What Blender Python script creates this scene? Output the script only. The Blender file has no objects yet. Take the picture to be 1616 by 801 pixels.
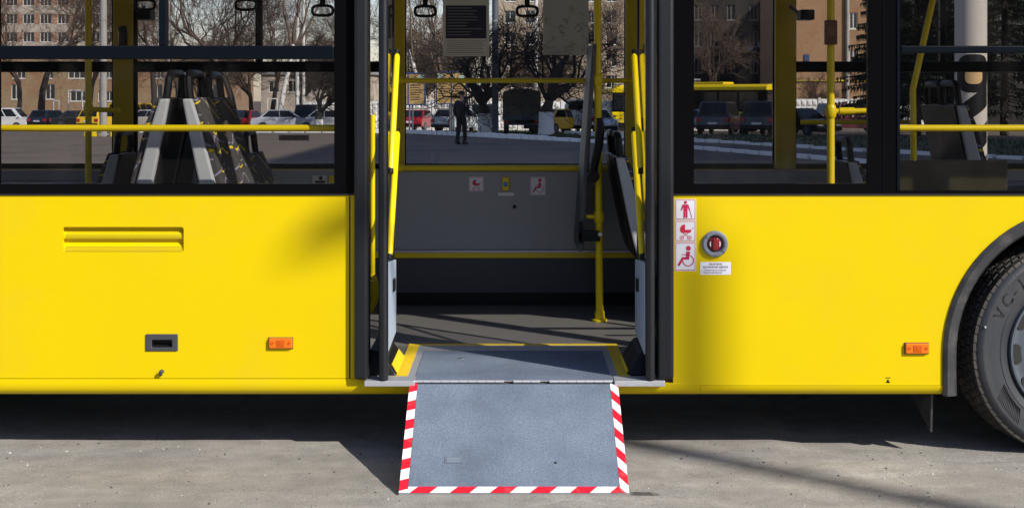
import bpy, bmesh, math, random
from mathutils import Vector, Matrix, noise
R = math.radians
PI = math.pi
rnd = random.Random(7)
scene = bpy.context.scene
COL = scene.collection

# ------------------------------------------------------------------ camera, sky, sun, exposure
cam_data = bpy.data.cameras.new('camera')
cam = bpy.data.objects.new('camera', cam_data); COL.objects.link(cam)
cam.location = (0, -6.7, 1.706); cam.rotation_euler = (R(90), 0, 0)
cam_data.sensor_width = 36; cam_data.lens = 36 * 2211 / 1616
cam_data.shift_y = -246.5 / 1616
cam_data.clip_start = 0.05; cam_data.clip_end = 3000
scene.camera = cam

SUN = Vector((1.1, -.95, 1.0)).normalized()          # towards the sun
SUN_EL = math.asin(SUN.z); SUN_AZ = math.atan2(SUN.x, SUN.y)
world = bpy.data.worlds.new('World'); scene.world = world; world.use_nodes = True
wn = world.node_tree
sky = wn.nodes.new('ShaderNodeTexSky'); sky.sky_type = 'NISHITA'; sky.sun_disc = False
sky.sun_elevation = SUN_EL; sky.sun_rotation = SUN_AZ
tint = wn.nodes.new('ShaderNodeMix'); tint.data_type = 'RGBA'; tint.blend_type = 'MULTIPLY'; tint.inputs[0].default_value = 1
tint.inputs[7].default_value = (1.02, .96, 1.06, 1)
wn.links.new(sky.outputs[0], tint.inputs[6]); wn.links.new(tint.outputs[2], wn.nodes['Background'].inputs['Color'])
wn.nodes['Background'].inputs['Strength'].default_value = 0.105
sky.dust_density = .5; sky.ozone_density = 1.0; sky.altitude = 100
sl = bpy.data.lights.new('sun', 'SUN'); sl.energy = 4.2; sl.angle = R(.53); sl.color = (1, .95, .86)
so = bpy.data.objects.new('sun', sl); COL.objects.link(so)
so.rotation_euler = SUN.to_track_quat('Z', 'Y').to_euler(); so.location = (20, -20, 30)
vs = scene.view_settings
vs.view_transform = 'Standard'; vs.look = 'None'; vs.gamma = 1; vs.use_curve_mapping = False
vs.exposure = 0.55
scene.render.engine = 'CYCLES'
scene.cycles.use_denoising = True
scene.cycles.max_bounces = 10; scene.cycles.transparent_max_bounces = 32
scene.cycles.diffuse_bounces = 5; scene.cycles.glossy_bounces = 4
scene.cycles.sample_clamp_indirect = 6

# ------------------------------------------------------------------ materials
def _nodes(name):
    m = bpy.data.materials.new(name); m.use_nodes = True
    nt = m.node_tree
    return m, nt, nt.nodes['Principled BSDF']

def N(nt, t, **kw):
    n = nt.nodes.new(t)
    for k, v in kw.items():
        if k.startswith('i_'): n.inputs[int(k[2:])].default_value = v
        else: setattr(n, k, v)
    return n

def mat(name, col, rough=.5, metal=0, var=.0, vscale=8, bump=0, bscale=60, coat=0, spec=.5, dirt=None, dscale=3, dlo=.5, dhi=.7):
    """Base colour with noise variation, optional dirt colour in patches, optional bump."""
    m, nt, b = _nodes(name)
    L = nt.links.new
    b.inputs['Roughness'].default_value = rough; b.inputs['Metallic'].default_value = metal
    b.inputs['Specular IOR Level'].default_value = spec
    b.inputs['Coat Weight'].default_value = coat; b.inputs['Coat Roughness'].default_value = .08
    col = tuple(col) + (1,)
    b.inputs['Base Color'].default_value = col
    if var or bump or dirt:
        tc = N(nt, 'ShaderNodeTexCoord')
    src = None
    if var:
        nz = N(nt, 'ShaderNodeTexNoise'); nz.inputs['Scale'].default_value = vscale; nz.inputs['Detail'].default_value = 6
        L(tc.outputs['Object'], nz.inputs['Vector'])
        mx = N(nt, 'ShaderNodeMix', data_type='RGBA')
        mx.inputs[6].default_value = tuple(c * (1 - var) for c in col[:3]) + (1,)
        mx.inputs[7].default_value = tuple(min(1, c * (1 + var)) for c in col[:3]) + (1,)
        L(nz.outputs['Fac'], mx.inputs[0]); src = mx.outputs[2]
    if dirt:
        nd = N(nt, 'ShaderNodeTexNoise'); nd.inputs['Scale'].default_value = dscale; nd.inputs['Detail'].default_value = 8
        nd.inputs['Roughness'].default_value = .65
        L(tc.outputs['Object'], nd.inputs['Vector'])
        mr = N(nt, 'ShaderNodeMapRange'); mr.inputs[1].default_value = dlo; mr.inputs[2].default_value = dhi
        L(nd.outputs['Fac'], mr.inputs[0])
        mx2 = N(nt, 'ShaderNodeMix', data_type='RGBA')
        if src: L(src, mx2.inputs[6])
        else: mx2.inputs[6].default_value = col
        mx2.inputs[7].default_value = tuple(dirt) + (1,)
        L(mr.outputs[0], mx2.inputs[0]); src = mx2.outputs[2]
    if src: L(src, b.inputs['Base Color'])
    if bump:
        nb = N(nt, 'ShaderNodeTexNoise'); nb.inputs['Scale'].default_value = bscale; nb.inputs['Detail'].default_value = 5
        L(tc.outputs['Object'], nb.inputs['Vector'])
        bp = N(nt, 'ShaderNodeBump'); bp.inputs['Strength'].default_value = bump; bp.inputs['Distance'].default_value = .01
        L(nb.outputs['Fac'], bp.inputs['Height']); L(bp.outputs[0], b.inputs['Normal'])
    return m

def glass(name, tint, refl=.012):
    """Clear tinted pane: straight transmission plus a mirror reflection that grows at grazing angles."""
    m, nt, b = _nodes(name); nt.nodes.remove(b)
    L = nt.links.new
    out = nt.nodes['Material Output']
    tr = N(nt, 'ShaderNodeBsdfTransparent'); tr.inputs[0].default_value = tuple(tint) + (1,)
    gl = N(nt, 'ShaderNodeBsdfGlossy'); gl.inputs['Roughness'].default_value = .015; gl.inputs[0].default_value = (1, 1, 1, 1)
    lw = N(nt, 'ShaderNodeLayerWeight'); lw.inputs[0].default_value = .5
    p = N(nt, 'ShaderNodeMath', operation='POWER'); p.inputs[1].default_value = 5
    a = N(nt, 'ShaderNodeMath', operation='MULTIPLY_ADD'); a.inputs[1].default_value = .8; a.inputs[2].default_value = refl
    L(lw.outputs['Facing'], p.inputs[0]); L(p.outputs[0], a.inputs[0])
    # faint wiped dust in streaks
    tc = N(nt, 'ShaderNodeTexCoord'); mp = N(nt, 'ShaderNodeMapping'); mp.inputs['Scale'].default_value = (2.2, 1, .7); mp.inputs['Rotation'].default_value = (0, .5, 0)
    nz = N(nt, 'ShaderNodeTexNoise'); nz.inputs['Scale'].default_value = 3; nz.inputs['Detail'].default_value = 9; nz.inputs['Roughness'].default_value = .62
    L(tc.outputs['Object'], mp.inputs['Vector']); L(mp.outputs[0], nz.inputs['Vector'])
    mr = N(nt, 'ShaderNodeMapRange'); mr.inputs[1].default_value = .50; mr.inputs[2].default_value = .80; mr.inputs[4].default_value = .012
    L(nz.outputs['Fac'], mr.inputs[0])
    df = N(nt, 'ShaderNodeBsdfDiffuse'); df.inputs[0].default_value = (.5, .48, .45, 1)
    dm = N(nt, 'ShaderNodeMixShader'); L(mr.outputs[0], dm.inputs[0]); L(tr.outputs[0], dm.inputs[1]); L(df.outputs[0], dm.inputs[2])
    mx = N(nt, 'ShaderNodeMixShader')
    L(a.outputs[0], mx.inputs[0]); L(dm.outputs[0], mx.inputs[1]); L(gl.outputs[0], mx.inputs[2])
    L(mx.outputs[0], out.inputs['Surface'])
    return m

M = {}
M['yellow'] = mat('yellow_paint', (.675, .50, .0), .38, var=.03, vscale=2.5, coat=.04, spec=.2, dirt=(.62, .43, .02), dscale=2.2, dlo=.5, dhi=1.1, bump=.02, bscale=1.2)
M['yellow_pillar'] = mat('dimmed_yellow_pillar_laminate', (.52, .38, .0), .5, var=.05)  # pillar yellow darkened to carry the low light inside the bus
M['yellow_in'] = mat('yellow_powder_coat', (.80, .60, .0), .35, var=.04, vscale=12)
M['yellow_tape'] = mat('yellow_tape', (.72, .50, .01), .6, var=.15, vscale=30, dirt=(.25, .2, .08), dscale=14, dlo=.55, dhi=.8)
M['black'] = mat('black_gloss_frit', (.003, .003, .0035), .2, spec=.07)
M['rubber'] = mat('black_rubber', (.0065, .0078, .011), .40, var=.25, vscale=20, bump=.1, bscale=120)
M['dark_alu'] = mat('dark_anodised_aluminium', (.0035, .0055, .009), .3, var=.1, spec=.12)
M['trim'] = mat('wheel_arch_rubber', (.03, .03, .033), .5, var=.3, vscale=9, dirt=(.09, .085, .08), dscale=7, dlo=.5, dhi=.75)
M['alu'] = mat('aluminium', (.52, .53, .55), .42, metal=.55, var=.12, vscale=25)
M['steel'] = mat('steel', (.6, .6, .6), .3, metal=.9)
M['grey_wall'] = mat('grey_interior_laminate', (.325, .33, .335), .5, var=.05, vscale=40)
M['dark_wall'] = mat('dark_floor_covering', (.055, .06, .07), .6, var=.1, vscale=50)
M['ceil'] = mat('pale_ceiling_laminate', (.20, .20, .195), .6, var=.03)
M['door_panel'] = mat('pale_blue_grey_door_panel', (.40, .48, .58), .4, var=.05)
M['shell'] = mat('light_grey_seat_shell', (.46, .48, .49), .45, var=.05, vscale=20)
M['plastic'] = mat('black_plastic', (.010, .010, .011), .42, var=.1, spec=.22)
M['grey_plastic'] = mat('charcoal_plastic', (.05, .052, .058), .4, var=.1)
M['white'] = mat('white_print', (.78, .78, .80), .45, var=.03)
M['red'] = mat('red_print', (.62, .012, .05), .5, var=.05)
M['red_tape'] = mat('red_reflective_tape', (.68, .012, .03), .4, var=.12, vscale=40, dirt=(.45, .10, .10), dscale=16, dlo=.54, dhi=.8)
M['white_tape'] = mat('white_reflective_tape', (.8, .8, .82), .4, var=.05, vscale=40, dirt=(.42, .40, .37), dscale=16, dlo=.52, dhi=.78)
M['navy'] = mat('navy_print', (.012, .012, .04), .5)
M['paper'] = mat('paper', (.70, .67, .62), .7, var=.05)
M['orange_lens'] = mat('orange_lens', (.82, .16, .0), .2, coat=.5, var=.1, vscale=60)
M['orange_dark'] = mat('orange_reflector', (.55, .09, .0), .3)
M['grey_ring'] = mat('blue_grey_plastic', (.20, .235, .28), .4, var=.08)
M['red_knob'] = mat('dark_red_plastic', (.30, .015, .02), .25, coat=.3)
M['pane'] = glass('tinted_side_glass', (.86, .855, .852), .009)
M['pane_door'] = glass('clear_door_glass', (.90, .90, .90))
M['frosted'] = mat('blue_button', (.03, .25, .5), .4)
M['under'] = mat('underbody_black', (.012, .012, .012), .8)

# bus floor covering: dark speckled rubber
M['floor'] = mat('speckled_floor_rubber', (.145, .14, .135), .5, var=.25, vscale=220, dirt=(.16, .15, .14), dscale=6, dlo=.5, dhi=.8)

def grit_mat():
    m, nt, b = _nodes('grey_blue_grit_coating'); L = nt.links.new
    tc = N(nt, 'ShaderNodeTexCoord')
    n1 = N(nt, 'ShaderNodeTexNoise'); n1.inputs['Scale'].default_value = 170; n1.inputs['Detail'].default_value = 4
    n2 = N(nt, 'ShaderNodeTexNoise'); n2.inputs['Scale'].default_value = 3.5; n2.inputs['Detail'].default_value = 8
    mp = N(nt, 'ShaderNodeMapping'); mp.inputs['Scale'].default_value = (6, .7, 1)
    n3 = N(nt, 'ShaderNodeTexNoise'); n3.inputs['Scale'].default_value = 7; n3.inputs['Detail'].default_value = 10; n3.inputs['Roughness'].default_value = .7
    L(tc.outputs['Object'], n1.inputs['Vector']); L(tc.outputs['Object'], n2.inputs['Vector'])
    L(tc.outputs['Object'], mp.inputs['Vector']); L(mp.outputs[0], n3.inputs['Vector'])
    r = N(nt, 'ShaderNodeValToRGB')
    r.color_ramp.elements[0].position = .30; r.color_ramp.elements[0].color = (.085, .110, .155, 1)
    r.color_ramp.elements[1].position = .74; r.color_ramp.elements[1].color = (.175, .215, .280, 1)
    L(n1.outputs['Fac'], r.inputs[0])
    mx = N(nt, 'ShaderNodeMix', data_type='RGBA', blend_type='MULTIPLY'); mx.inputs[0].default_value = 1
    r2 = N(nt, 'ShaderNodeValToRGB')
    r2.color_ramp.elements[0].position = .3; r2.color_ramp.elements[0].color = (.80, .80, .81, 1)
    r2.color_ramp.elements[1].position = .7; r2.color_ramp.elements[1].color = (1.2, 1.2, 1.18, 1)
    L(n2.outputs['Fac'], r2.inputs[0]); L(r.outputs[0], mx.inputs[6]); L(r2.outputs[0], mx.inputs[7])
    mr = N(nt, 'ShaderNodeMapRange'); mr.inputs[1].default_value = .60; mr.inputs[2].default_value = .78; mr.inputs[4].default_value = .7
    L(n3.outputs['Fac'], mr.inputs[0])
    mx2 = N(nt, 'ShaderNodeMix', data_type='RGBA'); mx2.inputs[7].default_value = (.24, .26, .29, 1)
    L(mr.outputs[0], mx2.inputs[0]); L(mx.outputs[2], mx2.inputs[6]); L(mx2.outputs[2], b.inputs['Base Color'])
    b.inputs['Roughness'].default_value = .75
    bp = N(nt, 'ShaderNodeBump'); bp.inputs['Strength'].default_value = .5; bp.inputs['Distance'].default_value = .003
    L(n1.outputs['Fac'], bp.inputs['Height']); L(bp.outputs[0], b.inputs['Normal'])
    return m
M['grit'] = grit_mat()

def fabric_mat():
    """Dark seat fabric with yellow and violet squiggles (flat print)."""
    m, nt, b = _nodes('patterned_seat_fabric'); L = nt.links.new
    tc = N(nt, 'ShaderNodeTexCoord')
    def squig(scale, off, lo, hi):
        mp = N(nt, 'ShaderNodeMapping'); mp.inputs['Location'].default_value = off
        w = N(nt, 'ShaderNodeTexWave', wave_type='RINGS'); w.inputs['Scale'].default_value = scale; w.inputs['Distortion'].default_value = 9
        w.inputs['Detail'].default_value = 1; w.inputs['Detail Scale'].default_value = 1.2
        n = N(nt, 'ShaderNodeTexNoise'); n.inputs['Scale'].default_value = 9
        L(tc.outputs['Object'], mp.inputs['Vector']); L(mp.outputs[0], w.inputs['Vector']); L(mp.outputs[0], n.inputs['Vector'])
        a = N(nt, 'ShaderNodeMath', operation='GREATER_THAN'); a.inputs[1].default_value = lo
        c = N(nt, 'ShaderNodeMath', operation='GREATER_THAN'); c.inputs[1].default_value = hi
        k = N(nt, 'ShaderNodeMath', operation='MULTIPLY')
        L(w.outputs['Fac'], a.inputs[0]); L(n.outputs['Fac'], c.inputs[0]); L(a.outputs[0], k.inputs[0]); L(c.outputs[0], k.inputs[1])
        return k.outputs[0]
    y = squig(3.2, (.3, .1, .2), .975, .50); v = squig(3.6, (1.7, .4, 2.2), .97, .5)
    m1 = N(nt, 'ShaderNodeMix', data_type='RGBA'); m1.inputs[6].default_value = (.055, .05, .048, 1); m1.inputs[7].default_value = (.28, .26, .36, 1)
    m2 = N(nt, 'ShaderNodeMix', data_type='RGBA'); m2.inputs[7].default_value = (.75, .55, .02, 1)
    L(v, m1.inputs[0]); L(m1.outputs[2], m2.inputs[6]); L(y, m2.inputs[0]); L(m2.outputs[2], b.inputs['Base Color'])
    b.inputs['Roughness'].default_value = .85
    return m
M['fabric'] = fabric_mat()

def asphalt_mat():
    m, nt, b = _nodes('worn_dusty_asphalt'); L = nt.links.new
    tc = N(nt, 'ShaderNodeTexCoord')
    def noise_(scale, detail=8, rough=.6, vec=None):
        n = N(nt, 'ShaderNodeTexNoise'); n.inputs['Scale'].default_value = scale; n.inputs['Detail'].default_value = detail; n.inputs['Roughness'].default_value = rough
        L(vec or tc.outputs['Object'], n.inputs['Vector']); return n
    def ramp(src, p0, c0, p1, c1):
        r = N(nt, 'ShaderNodeValToRGB'); e = r.color_ramp.elements
        e[0].position = p0; e[0].color = c0 + (1,); e[1].position = p1; e[1].color = c1 + (1,)
        L(src, r.inputs[0]); return r.outputs[0]
    def mix(f, a, c, blend='MIX'):
        x = N(nt, 'ShaderNodeMix', data_type='RGBA', blend_type=blend)
        for s, v in ((0, f), (6, a), (7, c)):
            if isinstance(v, (int, float)): x.inputs[s].default_value = v
            elif isinstance(v, tuple): x.inputs[s].default_value = v + (1,)
            else: L(v, x.inputs[s])
        return x.outputs[2]
    big = noise_(.9, 8, .6); mid = noise_(7, 8, .65); fine = noise_(160, 3, .6); mp = N(nt, 'ShaderNodeMapping'); mp.inputs['Scale'].default_value = (.5, 3, 1)
    L(tc.outputs['Object'], mp.inputs['Vector']); streak = noise_(1.6, 8, .6, mp.outputs[0])
    base = ramp(big.outputs['Fac'], .3, (.245, .230, .207), .7, (.335, .316, .286))
    base = mix(1.0, base, ramp(mid.outputs['Fac'], .3, (.82, .82, .82), .7, (1.1, 1.1, 1.1)), 'MULTIPLY')
    base = mix(1.0, base, ramp(fine.outputs['Fac'], .3, (.62, .62, .62), .7, (1.34, 1.34, 1.34)), 'MULTIPLY')
    base = mix(1.0, base, ramp(streak.outputs['Fac'], .34, (.86, .865, .87), .58, (1.03, 1.025, 1.015)), 'MULTIPLY')
    # pale veins where old cracks have filled with dust
    dist = N(nt, 'ShaderNodeMix', data_type='RGBA', blend_type='ADD'); dist.inputs[0].default_value = .35
    wob = noise_(3.5, 4); L(tc.outputs['Object'], dist.inputs[6]); L(wob.outputs['Color'], dist.inputs[7])
    vo = N(nt, 'ShaderNodeTexVoronoi', feature='DISTANCE_TO_EDGE'); vo.inputs['Scale'].default_value = 1.9; L(dist.outputs[2], vo.inputs['Vector'])
    vein = ramp(vo.outputs['Distance'], .0, (1, 1, 1), .022, (0, 0, 0))
    gate = ramp(noise_(.8, 3).outputs['Fac'], .45, (0, 0, 0), .60, (.55, .55, .55))
    base = mix(mix(1.0, vein, gate, 'MULTIPLY'), base, (.38, .36, .32))
    vo2 = N(nt, 'ShaderNodeTexVoronoi', feature='DISTANCE_TO_EDGE'); vo2.inputs['Scale'].default_value = .55; L(dist.outputs[2], vo2.inputs['Vector'])
    crack = ramp(vo2.outputs['Distance'], .0, (1, 1, 1), .004, (0, 0, 0))
    gate2 = ramp(noise_(1.3, 3).outputs['Fac'], .50, (0, 0, 0), .60, (.5, .5, .5))
    base = mix(mix(1.0, crack, gate2, 'MULTIPLY'), base, (.075, .07, .065))
    spots = ramp(noise_(34, 2).outputs['Fac'], .74, (0, 0, 0), .79, (.55, .55, .55))
    base = mix(spots, base, (.09, .085, .08))
    # oil stain beside the ramp foot
    ml = N(nt, 'ShaderNodeMapping'); ml.inputs['Location'].default_value = (-.565, .675, 0); ml.vector_type = 'POINT'
    L(tc.outputs['Object'], ml.inputs['Vector'])
    ms = N(nt, 'ShaderNodeMapping'); ms.inputs['Scale'].default_value = (11, 22, 0); L(ml.outputs[0], ms.inputs['Vector'])
    ln = N(nt, 'ShaderNodeVectorMath', operation='LENGTH'); L(ms.outputs[0], ln.inputs[0])
    ad = N(nt, 'ShaderNodeMath', operation='MULTIPLY_ADD'); ad.inputs[1].default_value = 1.6; L(noise_(22, 4).outputs['Fac'], ad.inputs[0]); L(ln.outputs['Value'], ad.inputs[2])
    stain = ramp(ad.outputs[0], .55, (.85, .85, .85), 1.0, (0, 0, 0))
    mul = N(nt, 'ShaderNodeMath', operation='MULTIPLY'); mul.inputs[1].default_value = .5; L(ad.outputs[0], mul.inputs[0])
    stain = ramp(mul.outputs[0], .62, (.85, .85, .85), .82, (0, 0, 0))
    base = mix(stain, base, (.05, .048, .045))
    L(base, b.inputs['Base Color']); b.inputs['Roughness'].default_value = .9; b.inputs['Specular IOR Level'].default_value = .25
    hs = N(nt, 'ShaderNodeMath', operation='MULTIPLY_ADD'); hs.inputs[1].default_value = .35
    L(fine.outputs['Fac'], hs.inputs[0]); L(mid.outputs['Fac'], hs.inputs[2])
    bp = N(nt, 'ShaderNodeBump'); bp.inputs['Strength'].default_value = .4; bp.inputs['Distance'].default_value = .008
    L(hs.outputs[0], bp.inputs['Height']); L(bp.outputs[0], b.inputs['Normal'])
    return m
M['asphalt'] = asphalt_mat()
M['yard'] = mat('brownish_yard_asphalt', (.158, .128, .104), .9, var=.18, vscale=.6, dirt=(.085, .076, .07), dscale=.35, dlo=.5, dhi=.7, bump=.3, bscale=14, spec=.2)

def brick_mat(name, c1, c2, mortar, scale=1, stain=(.3, .2, .12)):
    m, nt, b = _nodes(name); L = nt.links.new
    tc = N(nt, 'ShaderNodeTexCoord'); mp = N(nt, 'ShaderNodeMapping'); mp.inputs['Rotation'].default_value = (R(90), 0, 0)
    L(tc.outputs['Object'], mp.inputs['Vector'])
    br = N(nt, 'ShaderNodeTexBrick'); br.inputs['Color1'].default_value = c1 + (1,); br.inputs['Color2'].default_value = c2 + (1,); br.inputs['Mortar'].default_value = mortar + (1,)
    br.inputs['Scale'].default_value = 2 * scale; br.inputs['Brick Width'].default_value = .5; br.inputs['Row Height'].default_value = .16; br.inputs['Mortar Size'].default_value = .02
    L(mp.outputs[0], br.inputs['Vector'])
    n = N(nt, 'ShaderNodeTexNoise'); n.inputs['Scale'].default_value = .35; n.inputs['Detail'].default_value = 8; n.inputs['Roughness'].default_value = .65
    L(tc.outputs['Object'], n.inputs['Vector'])
    mr = N(nt, 'ShaderNodeMapRange'); mr.inputs[1].default_value = .45; mr.inputs[2].default_value = .7; mr.inputs[4].default_value = .7; L(n.outputs['Fac'], mr.inputs[0])
    mx = N(nt, 'ShaderNodeMix', data_type='RGBA'); mx.inputs[7].default_value = stain + (1,); L(mr.outputs[0], mx.inputs[0]); L(br.outputs['Color'], mx.inputs[6])
    L(mx.outputs[2], b.inputs['Base Color']); b.inputs['Roughness'].default_value = .9
    return m
M['brown_brick'] = brick_mat('brown_brick', (.36, .245, .125), (.26, .16, .08), (.33, .28, .2), stain=(.30, .10, .05))
M['red_brick'] = brick_mat('orange_red_brick', (.38, .20, .085), (.29, .14, .06), (.34, .28, .2), stain=(.27, .14, .06))
M['dark_brick'] = brick_mat('shade_darkened_brick', (.026, .022, .020), (.018, .016, .015), (.033, .031, .029), stain=(.014, .013, .012))  # shade on the two dark facades is put into the brick colour
M['beige_brick'] = brick_mat('beige_brick', (.42, .33, .23), (.36, .28, .19), (.4, .36, .3), stain=(.3, .22, .15))
M['cream'] = mat('cream_render', (.50, .43, .36), .9, var=.15, vscale=.8, dirt=(.3, .24, .19), dscale=.5)
M['salmon'] = mat('salmon_brick', (.42, .24, .16), .9, var=.2, vscale=2)
M['win_dark'] = mat('dark_window_glass', (.02, .024, .03), .08, spec=.6)
M['win_frame'] = mat('white_window_frame', (.62, .60, .56), .6)
M['concrete'] = mat('grey_concrete', (.36, .35, .33), .85, var=.15, vscale=3, dirt=(.24, .23, .21), dscale=1.5)
M['blue_grey'] = mat('blue_grey_painted_steel', (.09, .105, .125), .6, var=.15)
M['whitewash'] = mat('white_concrete', (.66, .66, .64), .9, var=.12, vscale=1.2, dirt=(.36, .35, .33), dscale=1.8, dlo=.5, dhi=.75)
M['kerb'] = mat('white_painted_kerb', (.80, .80, .80), .8, var=.06, vscale=4, dirt=(.45, .44, .42), dscale=2.5, dlo=.6, dhi=.8)
M['grass'] = mat('dull_spring_grass', (.055, .07, .025), .95, var=.4, vscale=3, dirt=(.10, .08, .045), dscale=1.2)
M['bark'] = mat('dark_bark', (.045, .036, .03), .95, var=.4, vscale=10)
M['twig'] = mat('brown_twigs', (.125, .085, .062), .95, var=.3, vscale=2)
M['twig_dark'] = mat('dark_twigs', (.035, .028, .024), .95, var=.3, vscale=2)
M['birch'] = mat('birch_bark', (.60, .57, .53), .85, var=.1, vscale=5, dirt=(.06, .055, .05), dscale=5, dlo=.56, dhi=.6)
M['needles'] = mat('spruce_needles', (.018, .032, .018), .9, var=.4, vscale=3)
M['tyre'] = mat('tyre_rubber', (.024, .027, .033), .5, var=.25, vscale=6, dirt=(.048, .048, .049), dscale=4, dlo=.45, dhi=.75, bump=.08, bscale=90)
M['tread'] = mat('worn_tread_rubber', (.036, .033, .030), .85, var=.3, vscale=15, dirt=(.10, .088, .07), dscale=9, dlo=.5, dhi=.75)
M['tread_dark'] = mat('groove_rubber', (.018, .018, .018), .8)
M['rim'] = mat('painted_steel_rim', (.13, .15, .18), .3, metal=.45, var=.08)
M['letter'] = mat('raised_tyre_lettering', (.008, .008, .009), .6)
M['car_glass'] = mat('dark_car_glass', (.010, .012, .015), .06, spec=.35)
M['chrome'] = mat('lamp_glass', (.75, .76, .78), .1, metal=.6)
M['tail'] = mat('red_lamp_lens', (.45, .012, .015), .2, coat=.4)
M['skin'] = mat('skin', (.42, .25, .18), .6)
M['jacket'] = mat('dark_jacket_cloth', (.012, .012, .014), .85, var=.2)
M['trousers'] = mat('dark_trousers_cloth', (.014, .013, .013), .85, var=.2)
M['shoe'] = mat('dark_shoe_leather', (.02, .013, .01), .5)
M['tarp'] = mat('olive_brown_tarpaulin', (.135, .115, .088), .85, var=.12, vscale=2, bump=.3, bscale=4)
M['board'] = mat('ochre_notice_print', (.40, .27, .10), .7, var=.08, vscale=3)
M['board_blue'] = mat('blue_frame_paint', (.03, .06, .16), .5)
M['brown_metal'] = mat('brown_metal_paint', (.10, .055, .03), .6)
CARCOL = {}
def car_paint(name, col):
    if name not in CARCOL: CARCOL[name] = mat(name + '_car_paint', col, .25, coat=.6, var=.03)
    return CARCOL[name]

# ------------------------------------------------------------------ mesh helpers
class MB:
    def __init__(s): s.v = []; s.f = []; s.m = []
    def add(s, vs, fs, mi=0):
        o = len(s.v); s.v += [tuple(x) for x in vs]; s.f += [tuple(i + o for i in f) for f in fs]; s.m += [mi] * len(fs); return s
    def box(s, x0, x1, y0, y1, z0, z1, mi=0):
        return s.add([(x0,y0,z0),(x1,y0,z0),(x1,y1,z0),(x0,y1,z0),(x0,y0,z1),(x1,y0,z1),(x1,y1,z1),(x0,y1,z1)],
                     [(0,3,2,1),(4,5,6,7),(0,1,5,4),(1,2,6,5),(2,3,7,6),(3,0,4,7)], mi)
    def hexa(s, p, mi=0):        # eight corners: bottom loop then top loop
        return s.add(p, [(0,3,2,1),(4,5,6,7),(0,1,5,4),(1,2,6,5),(2,3,7,6),(3,0,4,7)], mi)
    def prism(s, pts, a0, a1, axis='y', mi=0):
        """pts in the plane of the two other axes, in order; extruded along axis."""
        def mk(p, a):
            return (p[0], a, p[1]) if axis == 'y' else (a, p[0], p[1]) if axis == 'x' else (p[0], p[1], a)
        n = len(pts)
        vs = [mk(p, a0) for p in pts] + [mk(p, a1) for p in pts]
        fs = [tuple(range(n)), tuple(range(2*n-1, n-1, -1))] + [(i, i+n, (i+1) % n + n, (i+1) % n) for i in range(n)]
        return s.add(vs, fs, mi)
    def tube(s, pts, r, n=8, caps=True, mi=0, closed=False):
        pts = [Vector(p) for p in pts]; k = len(pts)
        rs = r if isinstance(r, (list, tuple)) else [r] * k
        vs = []; ref = None
        for i, p in enumerate(pts):
            if closed: t = pts[(i+1) % k] - pts[i-1]
            else: t = pts[min(i+1, k-1)] - pts[max(i-1, 0)]
            t.normalize()
            if ref is None: ref = Vector((0,0,1)) if abs(t.z) < .9 else Vector((1,0,0))
            u = t.cross(ref); u.normalize(); w = u.cross(t); ref = w
            for j in range(n):
                a = 2*PI*j/n
                vs.append(p + (u*math.cos(a) + w*math.sin(a)) * rs[i])
        fs = []
        for i in range(k if closed else k-1):
            i2 = (i+1) % k
            for j in range(n):
                j2 = (j+1) % n
                fs.append((i*n+j, i*n+j2, i2*n+j2, i2*n+j))
        if caps and not closed:
            fs.append(tuple(range(n-1, -1, -1))); fs.append(tuple((k-1)*n + j for j in range(n)))
        return s.add(vs, fs, mi)
    def disc(s, c, r, y0, y1, n=24, mi=0, r2=None, rz=None):   # upright disc/cylinder along y
        r2 = r if r2 is None else r2; q = 1 if rz is None else rz
        vs = [(c[0] + r*math.cos(2*PI*i/n), y0, c[1] + q*r*math.sin(2*PI*i/n)) for i in range(n)] + [(c[0] + r2*math.cos(2*PI*i/n), y1, c[1] + q*r2*math.sin(2*PI*i/n)) for i in range(n)]
        fs = [tuple(range(n)), tuple(range(2*n-1, n-1, -1))] + [(i, i+n, (i+1) % n + n, (i+1) % n) for i in range(n)]
        return s.add(vs, fs, mi)
    def ring(s, c, r, w, y0, y1, n=24, a0=0, a1=2*PI, mi=0):
        full = abs(a1 - a0 - 2*PI) < 1e-6; k = n if full else n + 1
        vs = []
        for i in range(k):
            a = a0 + (a1-a0)*i/n
            for rr, y in ((r-w/2, y0), (r+w/2, y0), (r+w/2, y1), (r-w/2, y1)):
                vs.append((c[0] + rr*math.cos(a), y, c[1] + rr*math.sin(a)))
        fs = []
        for i in range(n):
            b, e = 4*i, 4*((i+1) % k)
            for q in range(4): fs.append((b+q, b+(q+1) % 4, e+(q+1) % 4, e+q))
        if not full: fs += [(0,1,2,3), (4*n+3, 4*n+2, 4*n+1, 4*n)]
        return s.add(vs, fs, mi)
    def stroke(s, pts, w, y0, y1, mi=0):                         # flat strokes in the xz plane
        for (ax, az), (bx, bz) in zip(pts, pts[1:]):
            d = Vector((bx-ax, bz-az)); d.normalize(); nx, nz = -d.y*w/2, d.x*w/2
            s.prism([(ax+nx, az+nz), (ax-nx, az-nz), (bx-nx, bz-nz), (bx+nx, bz+nz)], y0, y1, 'y', mi)
        return s
    def lathe(s, prof, c, n=48, a0=0, a1=2*PI, mi=0):             # prof: (radius, y); axis along y through c=(x,z)
        full = abs(a1-a0-2*PI) < 1e-6; k = n if full else n+1; q = len(prof)
        vs = [(c[0] + r*math.cos(a0+(a1-a0)*i/n), y, c[1] + r*math.sin(a0+(a1-a0)*i/n)) for i in range(k) for r, y in prof]
        fs = [(i*q+j, i*q+j+1, ((i+1) % k)*q+j+1, ((i+1) % k)*q+j) for i in range(n) for j in range(q-1)]
        return s.add(vs, fs, mi)
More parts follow.
